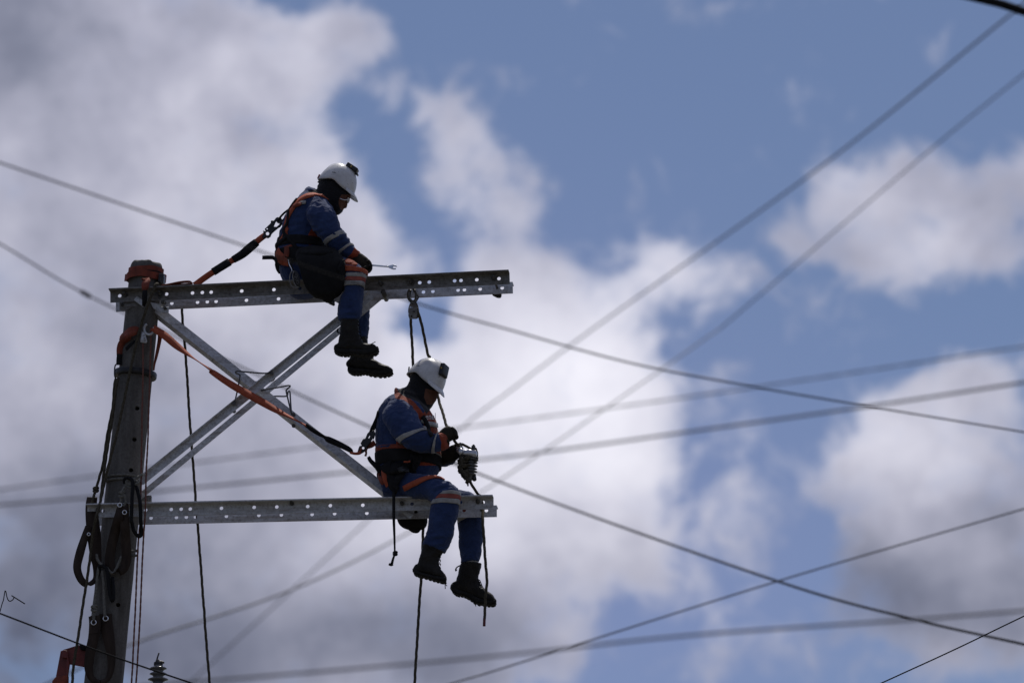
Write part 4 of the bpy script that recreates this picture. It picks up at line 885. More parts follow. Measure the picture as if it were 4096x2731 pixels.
def surf_strap(name, bv, pts, half, mat, parent, off=.007, th=.005, per=6, b_def=0, smooth=3):
    """webbing laid on the near surface of a body along a line seen from the front"""
    hh = half if hasattr(half, '__len__') else [half] * len(pts); D = cr([(*p, h) for p, h in zip(pts, hh)], per); P = []; Nn = []; last = None
    for d in D:
        r_ = ray((d[0], d[1])).normalized(); hit = bv.ray_cast(CAM, r_)
        if hit[0] is not None:
            last = ((hit[0] - P0).dot(NB), hit[1]); P.append(hit[0] + hit[1] * off); Nn.append(hit[1])
        else:
            bb = last[0] if last else b_def; P.append(Q((d[0], d[1]), bb)); Nn.append(last[1] if last else -NB)
    for _ in range(smooth):
        P = [P[0]] + [(P[i - 1] + P[i] * 2 + P[i + 1]) / 4 for i in range(1, len(P) - 1)] + [P[-1]]
        Nn = [Nn[0]] + [(Nn[i - 1] + Nn[i] * 2 + Nn[i + 1]).normalized() for i in range(1, len(Nn) - 1)] + [Nn[-1]]
    T, _ = frames(P); S = [t.cross(n_).normalized() for t, n_ in zip(T, Nn)]; Nn = [s.cross(t).normalized() for s, t in zip(S, T)]
    bm_ = bmesh.new(); ribbon(bm_, P, S, Nn, [d[2] for d in D], th); return finish(name, bm_, mat, parent)
def boot(parent, shaft, foot, sole, lace, b, label=None):
    bm_ = bmesh.new(); loft(bm_, shaft, 20, 4, 2.3); loft(bm_, foot, 20, 5, 2.4, round_ends=True)
    me = remesh(bm_, .005, 4, 'boot')
    displace(me, lambda p: noise.noise(Vector((p.x * 18, p.y * 14, p.z * 34))) * .003 + max(0, 1 - 2.2 * abs(noise.noise(p * 26))) ** 3 * .0022)
    o = link('boot', me, MAT['boot'], parent)
    bm_ = bmesh.new(); loft(bm_, sole, 18, 6, 4.0); s_ = finish('sole', bm_, MAT['sole'], None); attach(s_, o)
    # cleats under the sole
    D = st3(sole, 4); bm_ = bmesh.new()
    for i in range(1, len(D) - 1, 2):
        c = Vector(D[i][:3]); a = Vector(D[i][3:6]); low = c + (a if a.z < 0 else -a); hw = D[i][6]; x = (Vector(D[i + 1][:3]) - Vector(D[i - 1][:3])).normalized(); n_ = x.cross(NB).normalized()
        for sgn in (-1, 1): box(bm_, low + NB * sgn * hw * .5, x * .009, NB * hw * .42, n_ * .0022)
    attach(finish('cleats', bm_, MAT['sole'], None, False), o)
    bm_ = bmesh.new()
    for (x0, y0, x1, y1, w) in lace:
        A = Q((x0, y0), b); Bp = Q((x1, y1), b); n_ = (Bp - A).cross(NB).normalized(); n_ = n_ if n_.x > 0 or n_.z > 0 else -n_; c = (A + Bp) / 2
        tube(bm_, [A - NB * w, A.lerp(Bp, .5) + n_ * .004, Bp + NB * w], .0028, 6, per=3); tube(bm_, [A + NB * w, A.lerp(Bp, .5) + n_ * .004, Bp - NB * w], .0028, 6, per=3)
    if lace: attach(finish('laces', bm_, MAT['black_web'], None), o)
    return o
def hand(parent, palm, fingers, thumb, label=None, r=.0105):
    bm_ = bmesh.new(); loft(bm_, palm, 18, 4, 2.6, round_ends=True)
    for f in fingers + [thumb]:
        pts = [Q(p, b) for p, b in f]; k = len(pts); tube(bm_, pts, [r * (1.08 - .16 * i / (k - 1)) for i in range(k)], 10, per=4)
        c = pts[-1]; d = (pts[-1] - pts[-2]).normalized(); lathe(bm_, c, d, [(0, r * .92), (.005, r * .75), (.008, r * .4)], 10)
    me = remesh(bm_, .0036, 2, 'glove')
    displace(me, lambda p: noise.noise(p * 40) * .0016)
    return link('glove', me, MAT['glove'], parent)
def helmet(parent, c, u, v, w, Lh, Wh, Hh, rim, lamp=None):
    """c centre of the rim, u forward, v up, w sideways; rim(phi) height of the edge; metres"""
    bm_ = bmesh.new(); NS, NR = 56, 16; rings_ = []
    def pt(phi, t):
        lo = rim(phi); f, s_ = math.cos(phi), math.sin(phi); el = t * math.pi / 2; rr = math.cos(el) ** .78; hh = math.sin(el) ** .92
        z = lo + (Hh - lo) * hh; flare = 1 + .03 * (1 - t) ** 4
        x = f * Lh * rr * flare * (1.04 if f > 0 else 1.0); y = s_ * Wh * rr * flare
        cen = max(0, 1 - (abs(y) / .034) ** 4) * (1 if x < Lh * .62 else 0) * min(1, max(0, (z - Hh * .45) / (Hh * .2)))
        side = max(0, 1 - ((abs(y) - .058) / .011) ** 2) * (1 if -.8 * Lh < x < Lh * .4 else 0) * min(1, max(0, (z - Hh * .45) / (Hh * .2)))
        return c + u * x + w * y + v * (z + .0075 * cen + .0035 * side)
    for i in range(NR):
        rings_.append([pt(2 * math.pi * k / NS, i / (NR - .35)) for k in range(NS)])
    inner = [[c + (p - c) * .955 - v * .0 for p in r_] for r_ in rings_]
    V1 = [[bm_.verts.new(p) for p in r_] for r_ in rings_]; V2 = [[bm_.verts.new(p) for p in r_] for r_ in inner]
    for i in range(NR - 1):
        for k in range(NS):
            q = (k + 1) % NS; bm_.faces.new((V1[i][k], V1[i][q], V1[i + 1][q], V1[i + 1][k])); bm_.faces.new((V2[i][q], V2[i][k], V2[i + 1][k], V2[i + 1][q]))
    for k in range(NS):
        q = (k + 1) % NS; bm_.faces.new((V1[0][q], V1[0][k], V2[0][k], V2[0][q]))
    bm_.faces.new(V1[-1]); bm_.faces.new(V2[-1][::-1])
    h = finish('helmet', bm_, MAT['shell'], parent)
    # visor
    bm_ = bmesh.new(); rows = []
    for k in range(21):
        phi = R(-50 + 100 * k / 20); p = pt(phi, 0.01); q = pt(phi, .07); ext = .046 * max(0.0, math.cos(phi * 1.78)) ** .7
        d = (u * math.cos(phi) + w * math.sin(phi) * .7).normalized(); e_ = p + d * ext - v * ext * .48
        rows.append([q + d * .002, (q + e_) / 2 + v * .004 + d * .002, e_ + v * .002, e_ - v * .002, (p + e_) / 2 - v * .002, p - d * .004])
    rings_to_bm(bm_, rows); attach(finish('visor', bm_, MAT['shell'], None), h)
    # slot in the side
    for sg in (-1, 1):
        bm_ = bmesh.new(); rows = []
        for ph in (R(98), R(101), R(106), R(111)):
            p = pt(sg * ph, .2); rows.append(p)
        tube(bm_, rows, .0022, 6, per=2); attach(finish('vent_slot', bm_, MAT['black_plastic'], None), h)
    return h, pt
def head_lamp(parent, c, x, n, w, s=1.0, clip=True):
    bm_ = bmesh.new(); box(bm_, c, x * .034 * s, w * .030 * s, n * .0125 * s, .008); o = finish('head_lamp', bm_, MAT['black_plastic'], None); attach(o, parent)
    bm_ = bmesh.new(); q = c + w * -.030 * s - x * .004; cyl(bm_, q, q - w * .003, .006, 12); attach(finish('lens', bm_, MAT['yellow'], None), parent)
    bm_ = bmesh.new(); box(bm_, c - n * .014 * s + x * .022 * s, x * .026 * s, w * .018 * s, n * .004 * s, .002); attach(finish('lamp_clip', bm_, MAT['black_plastic'], None), parent)
    return o

# ============ upper worker: astride the upper crossarm, facing right
W1 = thing('person', Q((1250, 1170), 0), 'worker in blue coveralls and white helmet sitting on the upper crossarm holding a wrench', 'person', 'line workers')
torso1 = pairs(C1, [(690, 545, 930, 640, .0, .13), (605, 640, 1040, 770, 0, .20), (505, 760, 1075, 880, 0, .215), (430, 900, 1055, 1000, 0, .205), (385, 1060, 1015, 1130, 0, .19), (352, 1200, 985, 1230, 0, .18), (338, 1330, 990, 1340, 0, .185), (360, 1470, 1020, 1470, 0, .19), (395, 1590, 1020, 1560, 0, .18), (450, 1690, 950, 1650, 0, .14)])
arm1 = pairs(C1, [(770, 655, 950, 615, -.16, .07), (712, 790, 1050, 745, -.215, .088), (765, 960, 1112, 900, -.235, .085), (905, 1130, 1152, 995, -.235, .075), (990, 1228, 1228, 1098, -.22, .068), (1085, 1298, 1275, 1170, -.2, .062), (1165, 1335, 1315, 1222, -.185, .056), (1235, 1380, 1385, 1285, -.175, .054)])
arm1f = pairs(C1, [(780, 720, 950, 690, .16, .07), (760, 860, 1040, 820, .215, .085), (830, 1010, 1090, 970, .22, .08), (930, 1190, 1130, 1090, .20, .072), (1010, 1290, 1210, 1180, .16, .066), (1090, 1370, 1270, 1250, .1, .06), (1160, 1410, 1300, 1320, .04, .054), (1220, 1440, 1340, 1370, .0, .05)])
leg1 = pairs(C2, [(600, 60, 640, 420, -.10, .10), (800, 60, 820, 420, -.16, .10), (960, 70, 960, 410, -.22, .095), (1090, 95, 1020, 400, -.26, .09), (1215, 165, 1030, 415, -.285, .082), (1290, 265, 1040, 430, -.29, .078), (1285, 370, 1045, 470, -.29, .075), (1270, 490, 1010, 540, -.285, .075), (1258, 620, 988, 650, -.28, .075), (1243, 735, 984, 755, -.28, .07), (1215, 782, 1000, 790, -.28, .066)])
leg1f = pairs(C2, [(600, 160, 640, 420, .08, .09), (800, 240, 800, 500, .16, .095), (1000, 330, 980, 590, .24, .09), (1200, 390, 1080, 640, .28, .085), (1310, 470, 1085, 670, .29, .08), (1330, 600, 1085, 720, .28, .075), (1338, 740, 1095, 790, .27, .072), (1336, 880, 1120, 900, .26, .07), (1312, 985, 1150, 995, .26, .062)])
head1 = pairs(D8, [(380, 560, 900, 560, -.0, .05), (280, 620, 985, 680, 0, .078), (215, 690, 1010, 830, 0, .088), (215, 790, 985, 985, 0, .086), (250, 880, 955, 1060, 0, .084), (310, 990, 890, 1130, 0, .08), (400, 1100, 840, 1215, 0, .076), (470, 1220, 805, 1300, 0, .068), (540, 1330, 765, 1365, 0, .056), (585, 1415, 700, 1420, 0, .04)])
neck1 = pairs(D8, [(180, 740, 760, 980, 0, .08), (165, 850, 640, 1180, 0, .082), (60, 890, 620, 1370, 0, .09), (-60, 930, 590, 1480, 0, .11), (-180, 1010, 540, 1590, 0, .13)])
nose1 = pairs(D8, [(870, 1060, 935, 1080, 0, .012), (850, 1130, 905, 1135, 0, .014), (830, 1200, 900, 1215, 0, .019), (825, 1255, 880, 1268, 0, .02)])
lips1 = pairs(D8, [(740, 1300, 800, 1318, 0, .024), (715, 1335, 752, 1350, 0, .024), (700, 1375, 738, 1385, 0, .024)])
PANEL1 = [C1(775, 985), C1(735, 1050), C1(708, 1135), C1(740, 1195), C1(880, 1170), C1(960, 1165), C1(900, 1120), C1(830, 1060)]
CUFF1 = [C1(1150, 1420), C1(1270, 1300), C1(1318, 1215), C1(1420, 1290), C1(1330, 1460)]
HOOD1 = [D8(100, 200), D8(1100, 200), D8(1100, 1500), D8(600, 1470), D8(560, 1330), D8(500, 1220), D8(420, 1120), D8(300, 1010), D8(200, 960), D8(80, 955), D8(-80, 1000), D8(-140, 985), D8(-20, 860), D8(120, 840), D8(150, 780)]
FACE1 = [D8(760, 960), D8(1010, 960), D8(1000, 1280), D8(820, 1330), D8(780, 1345), D8(730, 1300), D8(690, 1180), D8(700, 1050)]
CR1 = [(C1(1190, 1090), 42, .7, 1.0, .004), (C1(820, 1060), 50, .3, 1.2, .003), (C2(1130, 740), 36, .1, 1.1, .004), (C2(1320, 820), 40, 1.1, .2, .003), (C1(900, 760), 60, .9, .5, .002), (C1(480, 1000), 60, .2, 1.0, .003)]
me = body_mesh([(torso1, 2.4, True), (arm1, 2.2, True), (arm1f, 2.2, True), (leg1, 2.2, False), (leg1f, 2.2, False), (head1, 2.2, False), (neck1, 2.2, False), (nose1, 2, True), (lips1, 2, True)],
               {'orange': [(PANEL1, -.23, .3), (CUFF1, -.4, -.02)], 'hood': [(HOOD1, -.15, .15)], 'skin': [(FACE1, -.2, .2)]}, CR1)
body1 = link('body', me, MAT['fabric'], W1); bv1 = bvh_of(body1)
band_obj('reflective_band', arm1, .46, .525, .006, MAT['reflect'], W1)
band_obj('reflective_band', arm1, .735, .795, .006, MAT['reflect'], W1)
knee1 = pairs(C2, [(1040, 190, 1306, 235, -.288, .086), (1046, 275, 1300, 285, -.29, .084), (1048, 350, 1286, 352, -.29, .082), (1046, 440, 1276, 438, -.29, .08)])
for t0, t1, m_ in ((.37, .55, 'reflect'), (.56, .75, 'red_tape'), (.76, .94, 'reflect')): band_obj('reflective_band', knee1, t0, t1, .006, MAT[m_], W1)
for t0, t1, m_ in ((.52, .56, 'reflect'), (.562, .60, 'red_tape'), (.602, .64, 'reflect')): band_obj('reflective_band', leg1f, t0, t1, .006, MAT[m_], W1)
thigh = band_obj('leg_strap', knee1, .04, .29, .012, MAT['orange'], W1)
# boots
boot(W1, pairs(C2, [(1018, 770, 1216, 765, -.28, .056), (1015, 860, 1218, 850, -.28, .056), (1005, 950, 1225, 940, -.28, .054), (990, 1030, 1262, 1030, -.28, .052), (985, 1090, 1300, 1090, -.28, .05)]),
     pairs(C2, [(985, 1050, 960, 1130, -.28, .04), (1040, 1000, 1035, 1150, -.28, .046), (1120, 980, 1120, 1150, -.28, .047), (1220, 1020, 1220, 1150, -.28, .048), (1310, 1052, 1310, 1155, -.28, .05), (1385, 1055, 1390, 1150, -.28, .048), (1425, 1085, 1425, 1135, -.28, .038)]),
     pairs(C2, [(957, 1085, 950, 1150, -.28, .042), (1000, 1110, 1000, 1172, -.28, .05), (1080, 1120, 1080, 1182, -.28, .05), (1150, 1118, 1150, 1172, -.28, .046), (1240, 1122, 1240, 1187, -.28, .052), (1340, 1115, 1345, 1185, -.28, .054), (1410, 1098, 1415, 1160, -.28, .05), (1436, 1085, 1438, 1125, -.28, .036)]),
     [(*C2(1205, 800 + 38 * k), *C2(1222 + 7 * k, 815 + 38 * k), .03) for k in range(6)], -.28)
boot(W1, pairs(C2, [(1140, 970, 1315, 970, .26, .054), (1135, 1060, 1320, 1050, .26, .054), (1128, 1150, 1330, 1140, .26, .052), (1120, 1230, 1390, 1220, .26, .05)]),
     pairs(C2, [(1130, 1220, 1105, 1310, .26, .04), (1190, 1180, 1180, 1340, .26, .046), (1290, 1180, 1280, 1350, .26, .047), (1390, 1225, 1380, 1365, .26, .048), (1470, 1275, 1465, 1375, .26, .05), (1545, 1300, 1545, 1378, .26, .048), (1585, 1325, 1583, 1370, .26, .038)]),
     pairs(C2, [(1102, 1290, 1098, 1360, .26, .042), (1150, 1325, 1148, 1388, .26, .05), (1220, 1335, 1218, 1393, .26, .05), (1290, 1338, 1285, 1385, .26, .046), (1370, 1350, 1368, 1405, .26, .052), (1480, 1355, 1482, 1415, .26, .054), (1560, 1340, 1568, 1398, .26, .05), (1595, 1335, 1596, 1375, .26, .036)]),
     [(*C2(1330 + 20 * k, 1195 + 20 * k), *C2(1350 + 20 * k, 1205 + 20 * k), .03) for k in range(5)], .26)
bm = bmesh.new()
tube(bm, [Q(C2(1330, 1062), -.31), Q(C2(1365, 1048), -.32), Q(C2(1405, 1027), -.33)], .003, 6, per=2); finish('lace_end', bm, MAT['black_web'], W1)
bm = bmesh.new(); tube(bm, [Q(C2(985, 880), -.27), Q(C2(978, 915), -.27), Q(C2(1000, 925), -.28)], .006, 6, per=2); finish('pull_tab', bm, MAT['black_web'], W1)
# helmet, lamp, glasses
hu = (Q(D8(1010, 960)) - Q(D8(220, 610))); hu = (hu - NB * hu.dot(NB)).normalized(); hw_ = NB.copy(); hv = hu.cross(hw_).normalized(); hv = hv if hv.z > 0 else -hv
hc = Q(D8(655, 700), 0)
def rim1(phi):
    f = math.cos(phi); return -.030 + .026 * math.exp(-((f + .15) / .42) ** 2) - .006 * max(0, f)
hel, hpt = helmet(W1, hc, hu, hv, hw_, .133, .110, .140, rim1)
lx = (Q(D8(1110, 400)) - Q(D8(900, 260))).normalized(); ln = lx.cross(NB).normalized(); ln = ln if ln.z > 0 else -ln
head_lamp(hel, Q(D8(1022, 322), -.005), lx, ln, NB, 1.3)
bm = bmesh.new(); box(bm, Q(D8(222, 545), 0), (Q(D8(205, 600)) - Q(D8(250, 500))) / 2, NB * .03, (Q(D8(250, 560)) - Q(D8(205, 540))) / 2 * .8, .003); attach(finish('rear_tag', bm, MAT['red_tag']), hel)
bm = bmesh.new(); tube(bm, [Q(D8(240, 630), -.03), Q(D8(195, 655), -.02), Q(D8(215, 665), 0), Q(D8(235, 690), .02), Q(D8(220, 720), .02)], .005, 6, per=3); attach(finish('ratchet', bm, MAT['black_plastic']), hel)
gl = bmesh.new()
for b_ in (-.034, .034): loft(gl, pairs(D8, [(900, 1060, 958, 1050, b_, .026), (905, 1110, 962, 1085, b_, .028), (895, 1160, 925, 1150, b_, .018)]), 12, 3, 2.2)
g_ = finish('safety_glasses', gl, MAT['lens'], W1)
bm = bmesh.new()
for sg in (-1, 1): tube(bm, [Q(D8(935, 1075), sg * .062), Q(D8(860, 1085), sg * .078), Q(D8(790, 1080), sg * .086), Q(D8(720, 1050), sg * .088)], .0035, 6, per=3)
attach(finish('temple_arm', bm, MAT['bright']), g_)
bm = bmesh.new(); tube(bm, [Q(D8(615, 1440), -.03), Q(D8(625, 1500), -.035), Q(D8(640, 1560), -.04), Q(C1(1110, 925), -.05)], .0025, 6, per=3); finish('neck_cord', bm, MAT['black_web'], W1)
# hands
hand(W1, pairs(C1, [(1235, 1375, 1375, 1290, -.172, .042), (1290, 1430, 1435, 1325, -.172, .044), (1350, 1485, 1490, 1372, -.172, .044), (1400, 1520, 1515, 1430, -.172, .04)]),
     [[(C1(1480, 1385 + 6 * i), -.212 + .026 * i), (C1(1512, 1430 + 6 * i), -.214 + .026 * i), (C1(1515 - 6 * i, 1500 + 8 * i), -.214 + .026 * i), (C1(1465 - 8 * i, 1530), -.212 + .026 * i), (C1(1425 - 6 * i, 1500), -.21 + .026 * i)] for i in range(4)],
     [(C1(1320, 1440), -.215), (C1(1380, 1480), -.232), (C1(1440, 1475), -.236), (C1(1490, 1450), -.232)])
hand(W1, pairs(C1, [(1215, 1440, 1330, 1370, 0, .04), (1270, 1480, 1380, 1400, -.01, .042), (1330, 1500, 1420, 1430, -.02, .04)]),
     [[(C1(1410, 1430), -.06 + .026 * i), (C1(1455, 1460), -.06 + .026 * i), (C1(1460, 1510), -.06 + .026 * i), (C1(1420, 1530), -.06 + .026 * i)] for i in range(4)],
     [(C1(1300, 1430), -.05), (C1(1370, 1420), -.08), (C1(1430, 1440), -.09)])
# wrench
wr = thing('wrench', Q(C1(1480, 1445), -.2), 'shiny steel open-end wrench sticking out of the upper worker\'s glove', 'wrench')
A = Q(C1(1430, 1437), -.19); Bp = Q(C1(1765, 1466), -.19); x = (Bp - A).normalized(); n_ = x.cross(NB).normalized()
bm = bmesh.new(); box(bm, (A + Bp) / 2, x * (Bp - A).length / 2, n_ * .006, NB * .0035, .002); finish('shaft', bm, MAT['bright'], wr)
bm = plate_bm([C1(1735, 1452), C1(1765, 1442), C1(1800, 1434), C1(1835, 1446), C1(1846, 1462), C1(1825, 1462), C1(1800, 1456), C1(1790, 1470), C1(1802, 1482), C1(1832, 1480), C1(1828, 1494), C1(1795, 1497), C1(1765, 1486), C1(1738, 1474)], -.195, .011, .0015); finish('jaw', bm, MAT['bright'], wr, False)
# harness
hz1 = W1
surf_strap('shoulder_strap', bv1, [C1(960, 610), C1(880, 575), C1(800, 568), C1(700, 590), C1(620, 640), C1(540, 740), C1(475, 860), C1(450, 980), C1(460, 1080)], [.02, .022, .024, .024, .022, .018, .016, .018, .016], MAT['orange'], W1)
surf_strap('shoulder_strap', bv1, [C1(610, 690), C1(650, 665), C1(700, 660)], [.012, .014, .012], MAT['reflect'], W1)
surf_strap('shoulder_strap', bv1, [C1(555, 715), C1(600, 690), C1(650, 690)], [.014, .016, .014], MAT['orange_dirty'], W1, off=.011)
surf_strap('back_strap', bv1, [C1(600, 620), C1(530, 710), C1(490, 800), C1(480, 920), C1(430, 1010), C1(470, 1090), C1(540, 1180), C1(590, 1240)], [.010, .011, .010, .010, .012, .012, .013, .014], MAT['black_web'], W1, off=.012)
surf_strap('back_strap', bv1, [C1(480, 980), C1(440, 1060), C1(400, 1130), C1(350, 1190), C1(330, 1250)], [.016, .016, .014, .012, .012], MAT['orange'], W1)
surf_strap('back_strap', bv1, [C1(460, 1100), C1(400, 1150), C1(350, 1190), C1(335, 1240)], [.012, .014, .014, .014], MAT['black_web'], W1, off=.013)
surf_strap('back_strap', bv1, [C1(560, 1195), C1(500, 1215), C1(420, 1250), C1(360, 1290)], [.010, .012, .014, .014], MAT['orange_dirty'], W1, off=.009)
band_obj('waist_belt', torso1, .50, .60, .012, MAT['black_web'], W1)
band_obj('back_pad', torso1, .64, .80, .014, MAT['black_bag'], W1)
surf_strap('hip_strap', bv1, [C1(370, 1270), C1(400, 1340), C1(450, 1400), C1(520, 1430)], [.03, .036, .03, .02], MAT['orange'], W1, off=.022)
surf_strap('hip_strap', bv1, [C1(480, 1230), C1(480, 1290), C1(470, 1350)], [.016, .02, .02], MAT['orange_dirty'], W1, off=.024)
bm = strap_bm([Q(p, b) for p, b in ((C1(155, 1350), -.16), (C1(230, 1348), -.165), (C1(290, 1352), -.17), (C1(325, 1385), -.175), (C1(330, 1440), -.17), (C1(345, 1500), -.165), (C1(372, 1550), -.16))], [.0135, .0135, .013, .011, .010, .009, .006], Vector((.1, 0, 1)), .008); finish('strap_end', bm, MAT['black_web'], W1)
# tool pouch hanging at the hip and the metal descender beside it
pouch = thing('tool_pouch', Q(C2(800, 60), -.33), 'large black canvas tool pouch hanging at the upper worker\'s hip', 'pouch')
bm = bmesh.new(); loft(bm, pairs(C2, [(520, 10, 960, 0, -.28, .055), (500, 70, 1020, 60, -.31, .07), (520, 150, 1070, 150, -.33, .08), (555, 260, 1080, 250, -.335, .085), (595, 370, 1070, 360, -.335, .08), (645, 455, 1045, 445, -.33, .072), (715, 515, 1000, 505, -.325, .06), (810, 545, 930, 543, -.32, .04)]), 26, 5, 2.8, round_ends=True)
me = remesh(bm, .008, 4, 'pouch')
displace(me, lambda p: noise.noise(Vector((p.x * 7, p.y * 7, p.z * 4))) * .012 + noise.noise(p * 24) * .003)
link('bag', me, MAT['black_bag'], pouch)
bm = strap_bm([Q(p, b) for p, b in ((C2(535, 25), -.345), (C2(640, 35), -.385), (C2(800, 30), -.395), (C2(930, 20), -.365))], [.014, .016, .016, .014], Vector((0, 0, 1)), .006); finish('rim_band', bm, MAT['black_web'], pouch)
for pts in ([(C2(985, 240), -.415), (C2(1005, 180), -.41), (C2(1035, 110), -.39)], [(C2(1000, 200), -.412), (C2(1030, 150), -.40), (C2(1050, 110), -.385)]):
    bm = bmesh.new(); tube(bm, [Q(p, b) for p, b in pts], .008, 8, per=3); finish('fold', bm, MAT['black_bag'], pouch)
bm = bmesh.new(); loft(bm, pairs(C2, [(850, 555, 900, 540, -.3, .018), (880, 600, 945, 565, -.3, .02), (925, 622, 950, 600, -.3, .016)]), 12, 4, 2.2, round_ends=True); finish('tool_tip', bm, MAT['black_plastic'], pouch)
desc = thing('descender', Q(C2(500, 330), -.36), 'curved steel descender plates dangling beside the black tool pouch', 'climbing gear')
bm = bmesh.new(); tube(bm, [Q(C2(x, y), -.385) for x, y in ((470, 235), (448, 280), (445, 350), (465, 400), (500, 425), (530, 430))], .0042, 8, per=4); tube(bm, [Q(C2(x, y), -.385) for x, y in ((490, 235), (478, 290), (490, 360), (520, 410), (545, 418))], .0045, 8, per=4); finish('frame_edge', bm, MAT['steel_dull'], desc)
bm = plate_bm([tuple(p) for p in cr([C2(485, 240), C2(520, 235), C2(555, 290), C2(560, 360), C2(548, 420), C2(515, 405), C2(490, 350)], 3, True)], -.375, .012, .002); finish('cheek_plate', bm, MAT['black_metal'], desc)
for q in ((515, 290), (505, 320), (530, 360)):
    bm = bmesh.new(); p = Q(C2(*q), -.376); tube(bm, [p + ADIR * math.cos(t) * .009 + Vector((0, 0, 1)) * math.sin(t) * .012 for t in [k * math.pi / 6 for k in range(12)]], .0015, 6, closed=True, per=1, caps=False); finish('slot', bm, MAT['steel_dull'], desc)
bm = strap_bm([Q(C2(435, 100), -.30), Q(C2(450, 170), -.34), Q(C2(480, 235), -.37)], .012, ADIR, .005); finish('sling', bm, MAT['black_web'], desc)
bm = bmesh.new(); tube(bm, [Q(C2(430, 110), -.315), Q(C2(440, 160), -.345), Q(C2(465, 210), -.37), Q(C2(472, 240), -.38)], .0035, 6, per=3); finish('carabiner', bm, MAT['bright'], desc)

# ============ lower worker: astride the lower crossarm, hands on rope and arrester
W2 = thing('person', Q((1640, 1990), 0), 'worker in blue coveralls and white helmet sitting on the lower crossarm gripping a rope', 'person', 'line workers')
torso2 = pairs(C3, [(500, 545, 800, 650, -.0, .15), (395, 605, 880, 730, -.01, .21), (322, 710, 930, 830, -.02, .225), (286, 830, 948, 930, -.02, .225), (278, 960, 960, 1040, -.02, .215), (285, 1080, 970, 1120, -.02, .205), (290, 1200, 975, 1220, -.02, .205), (305, 1330, 965, 1330, -.01, .205), (318, 1430, 935, 1405, 0, .20), (345, 1540, 900, 1490, 0, .18), (420, 1620, 800, 1590, 0, .13)])
arm2 = pairs(C3, [(440, 600, 640, 605, -.17, .075), (352, 745, 708, 715, -.235, .092), (395, 875, 758, 815, -.27, .09), (480, 1000, 805, 898, -.295, .084), (590, 1092, 850, 932, -.305, .077), (720, 1150, 892, 948, -.30, .07), (850, 1160, 935, 955, -.285, .064), (940, 1150, 970, 948, -.265, .058), (1035, 1125, 985, 945, -.245, .055)])
arm2f = pairs(C3, [(540, 680, 780, 680, .17, .075), (560, 860, 850, 850, .22, .088), (680, 1030, 930, 1000, .22, .08), (800, 1180, 985, 1090, .19, .075), (900, 1270, 1000, 1130, .14, .068), (985, 1303, 1005, 1150, .09, .06), (1070, 1295, 1040, 1135, .05, .056), (1120, 1280, 1075, 1110, .02, .052)])
leg2 = pairs(C4, [(300, 300, 300, 50, -.08, .11), (450, 312, 430, 62, -.14, .105), (580, 318, 580, 105, -.2, .10), (690, 328, 720, 114, -.25, .095), (732, 350, 865, 165, -.285, .088), (728, 385, 962, 232, -.30, .083), (718, 425, 981, 310, -.305, .08), (705, 490, 971, 420, -.305, .078), (694, 580, 946, 530, -.30, .078), (674, 660, 925, 645, -.295, .076), (656, 712, 890, 742, -.29, .072), (650, 738, 850, 808, -.29, .068)])
leg2f = pairs(C4, [(350, 400, 350, 140, .08, .10), (560, 420, 540, 180, .15, .10), (780, 430, 770, 215, .22, .095), (930, 440, 985, 248, .27, .09), (955, 480, 1110, 285, .285, .085), (962, 530, 1175, 385, .285, .08), (972, 600, 1190, 520, .28, .078), (978, 690, 1188, 680, .275, .076), (985, 800, 1172, 800, .27, .072), (1000, 900, 1152, 885, .265, .064)])
head2 = pairs(C3, [(745, 262, 925, 300, -.02, .05), (680, 310, 975, 370, -.02, .076), (648, 350, 985, 450, -.02, .086), (645, 430, 950, 545, -.02, .085), (660, 500, 935, 585, -.025, .082), (690, 575, 905, 630, -.03, .076), (725, 645, 875, 675, -.03, .064), (760, 705, 835, 715, -.03, .045)])
neck2 = pairs(C3, [(640, 400, 860, 560, -.01, .085), (615, 450, 850, 650, -.01, .09), (560, 480, 830, 720, -.01, .1), (515, 520, 800, 745, -.01, .12), (490, 560, 780, 740, -.01, .13)])
nose2 = pairs(C3, [(905, 560, 935, 562, -.05, .012), (905, 585, 938, 590, -.06, .016), (895, 602, 925, 608, -.06, .018)])
coll2 = pairs(C3, [(490, 470, 640, 560, 0, .10), (482, 510, 700, 690, 0, .13), (480, 550, 760, 760, 0, .15)])
OR2 = [[C3(500, 990), C3(505, 1140), C3(660, 1150), C3(720, 1150), C3(620, 1100), C3(545, 1040)],
       [C3(520, 490), C3(640, 560), C3(730, 660), C3(790, 740), C3(805, 850), C3(750, 800), C3(700, 730), C3(625, 650), C3(545, 600), C3(480, 565)],
       [C3(480, 470), C3(505, 460), C3(520, 500), C3(540, 545), C3(480, 545)],
       [C3(800, 720), C3(870, 680), C3(960, 760), C3(960, 960), C3(820, 960), C3(775, 780)],
       [C3(660, 1300), C3(700, 1240), C3(930, 1180), C3(930, 1300), C3(800, 1300)]]
CUFF2 = [C3(930, 930), C3(1060, 930), C3(1070, 1160), C3(985, 1160), C3(985, 1050), C3(960, 960)]
HOOD2 = [C3(560, 100), C3(1050, 100), C3(1050, 690), C3(880, 690), C3(810, 755), C3(765, 750), C3(705, 690), C3(650, 610), C3(560, 540), C3(515, 500), C3(540, 450), C3(610, 430)]
FACE2 = [C3(815, 470), C3(960, 500), C3(960, 620), C3(870, 645), C3(830, 640), C3(800, 560)]
CR2 = [(C3(880, 1040), 40, 1.2, .15, .004), (C3(560, 1060), 60, .2, 1.1, .003), (C3(340, 1150), 55, .1, 1.2, .005), (C4(820, 200), 50, .5, 1.1, .004), (C4(770, 700), 40, .2, 1.0, .004), (C3(600, 800), 80, .8, .6, .002), (C4(1080, 800), 40, .8, .6, .003)]
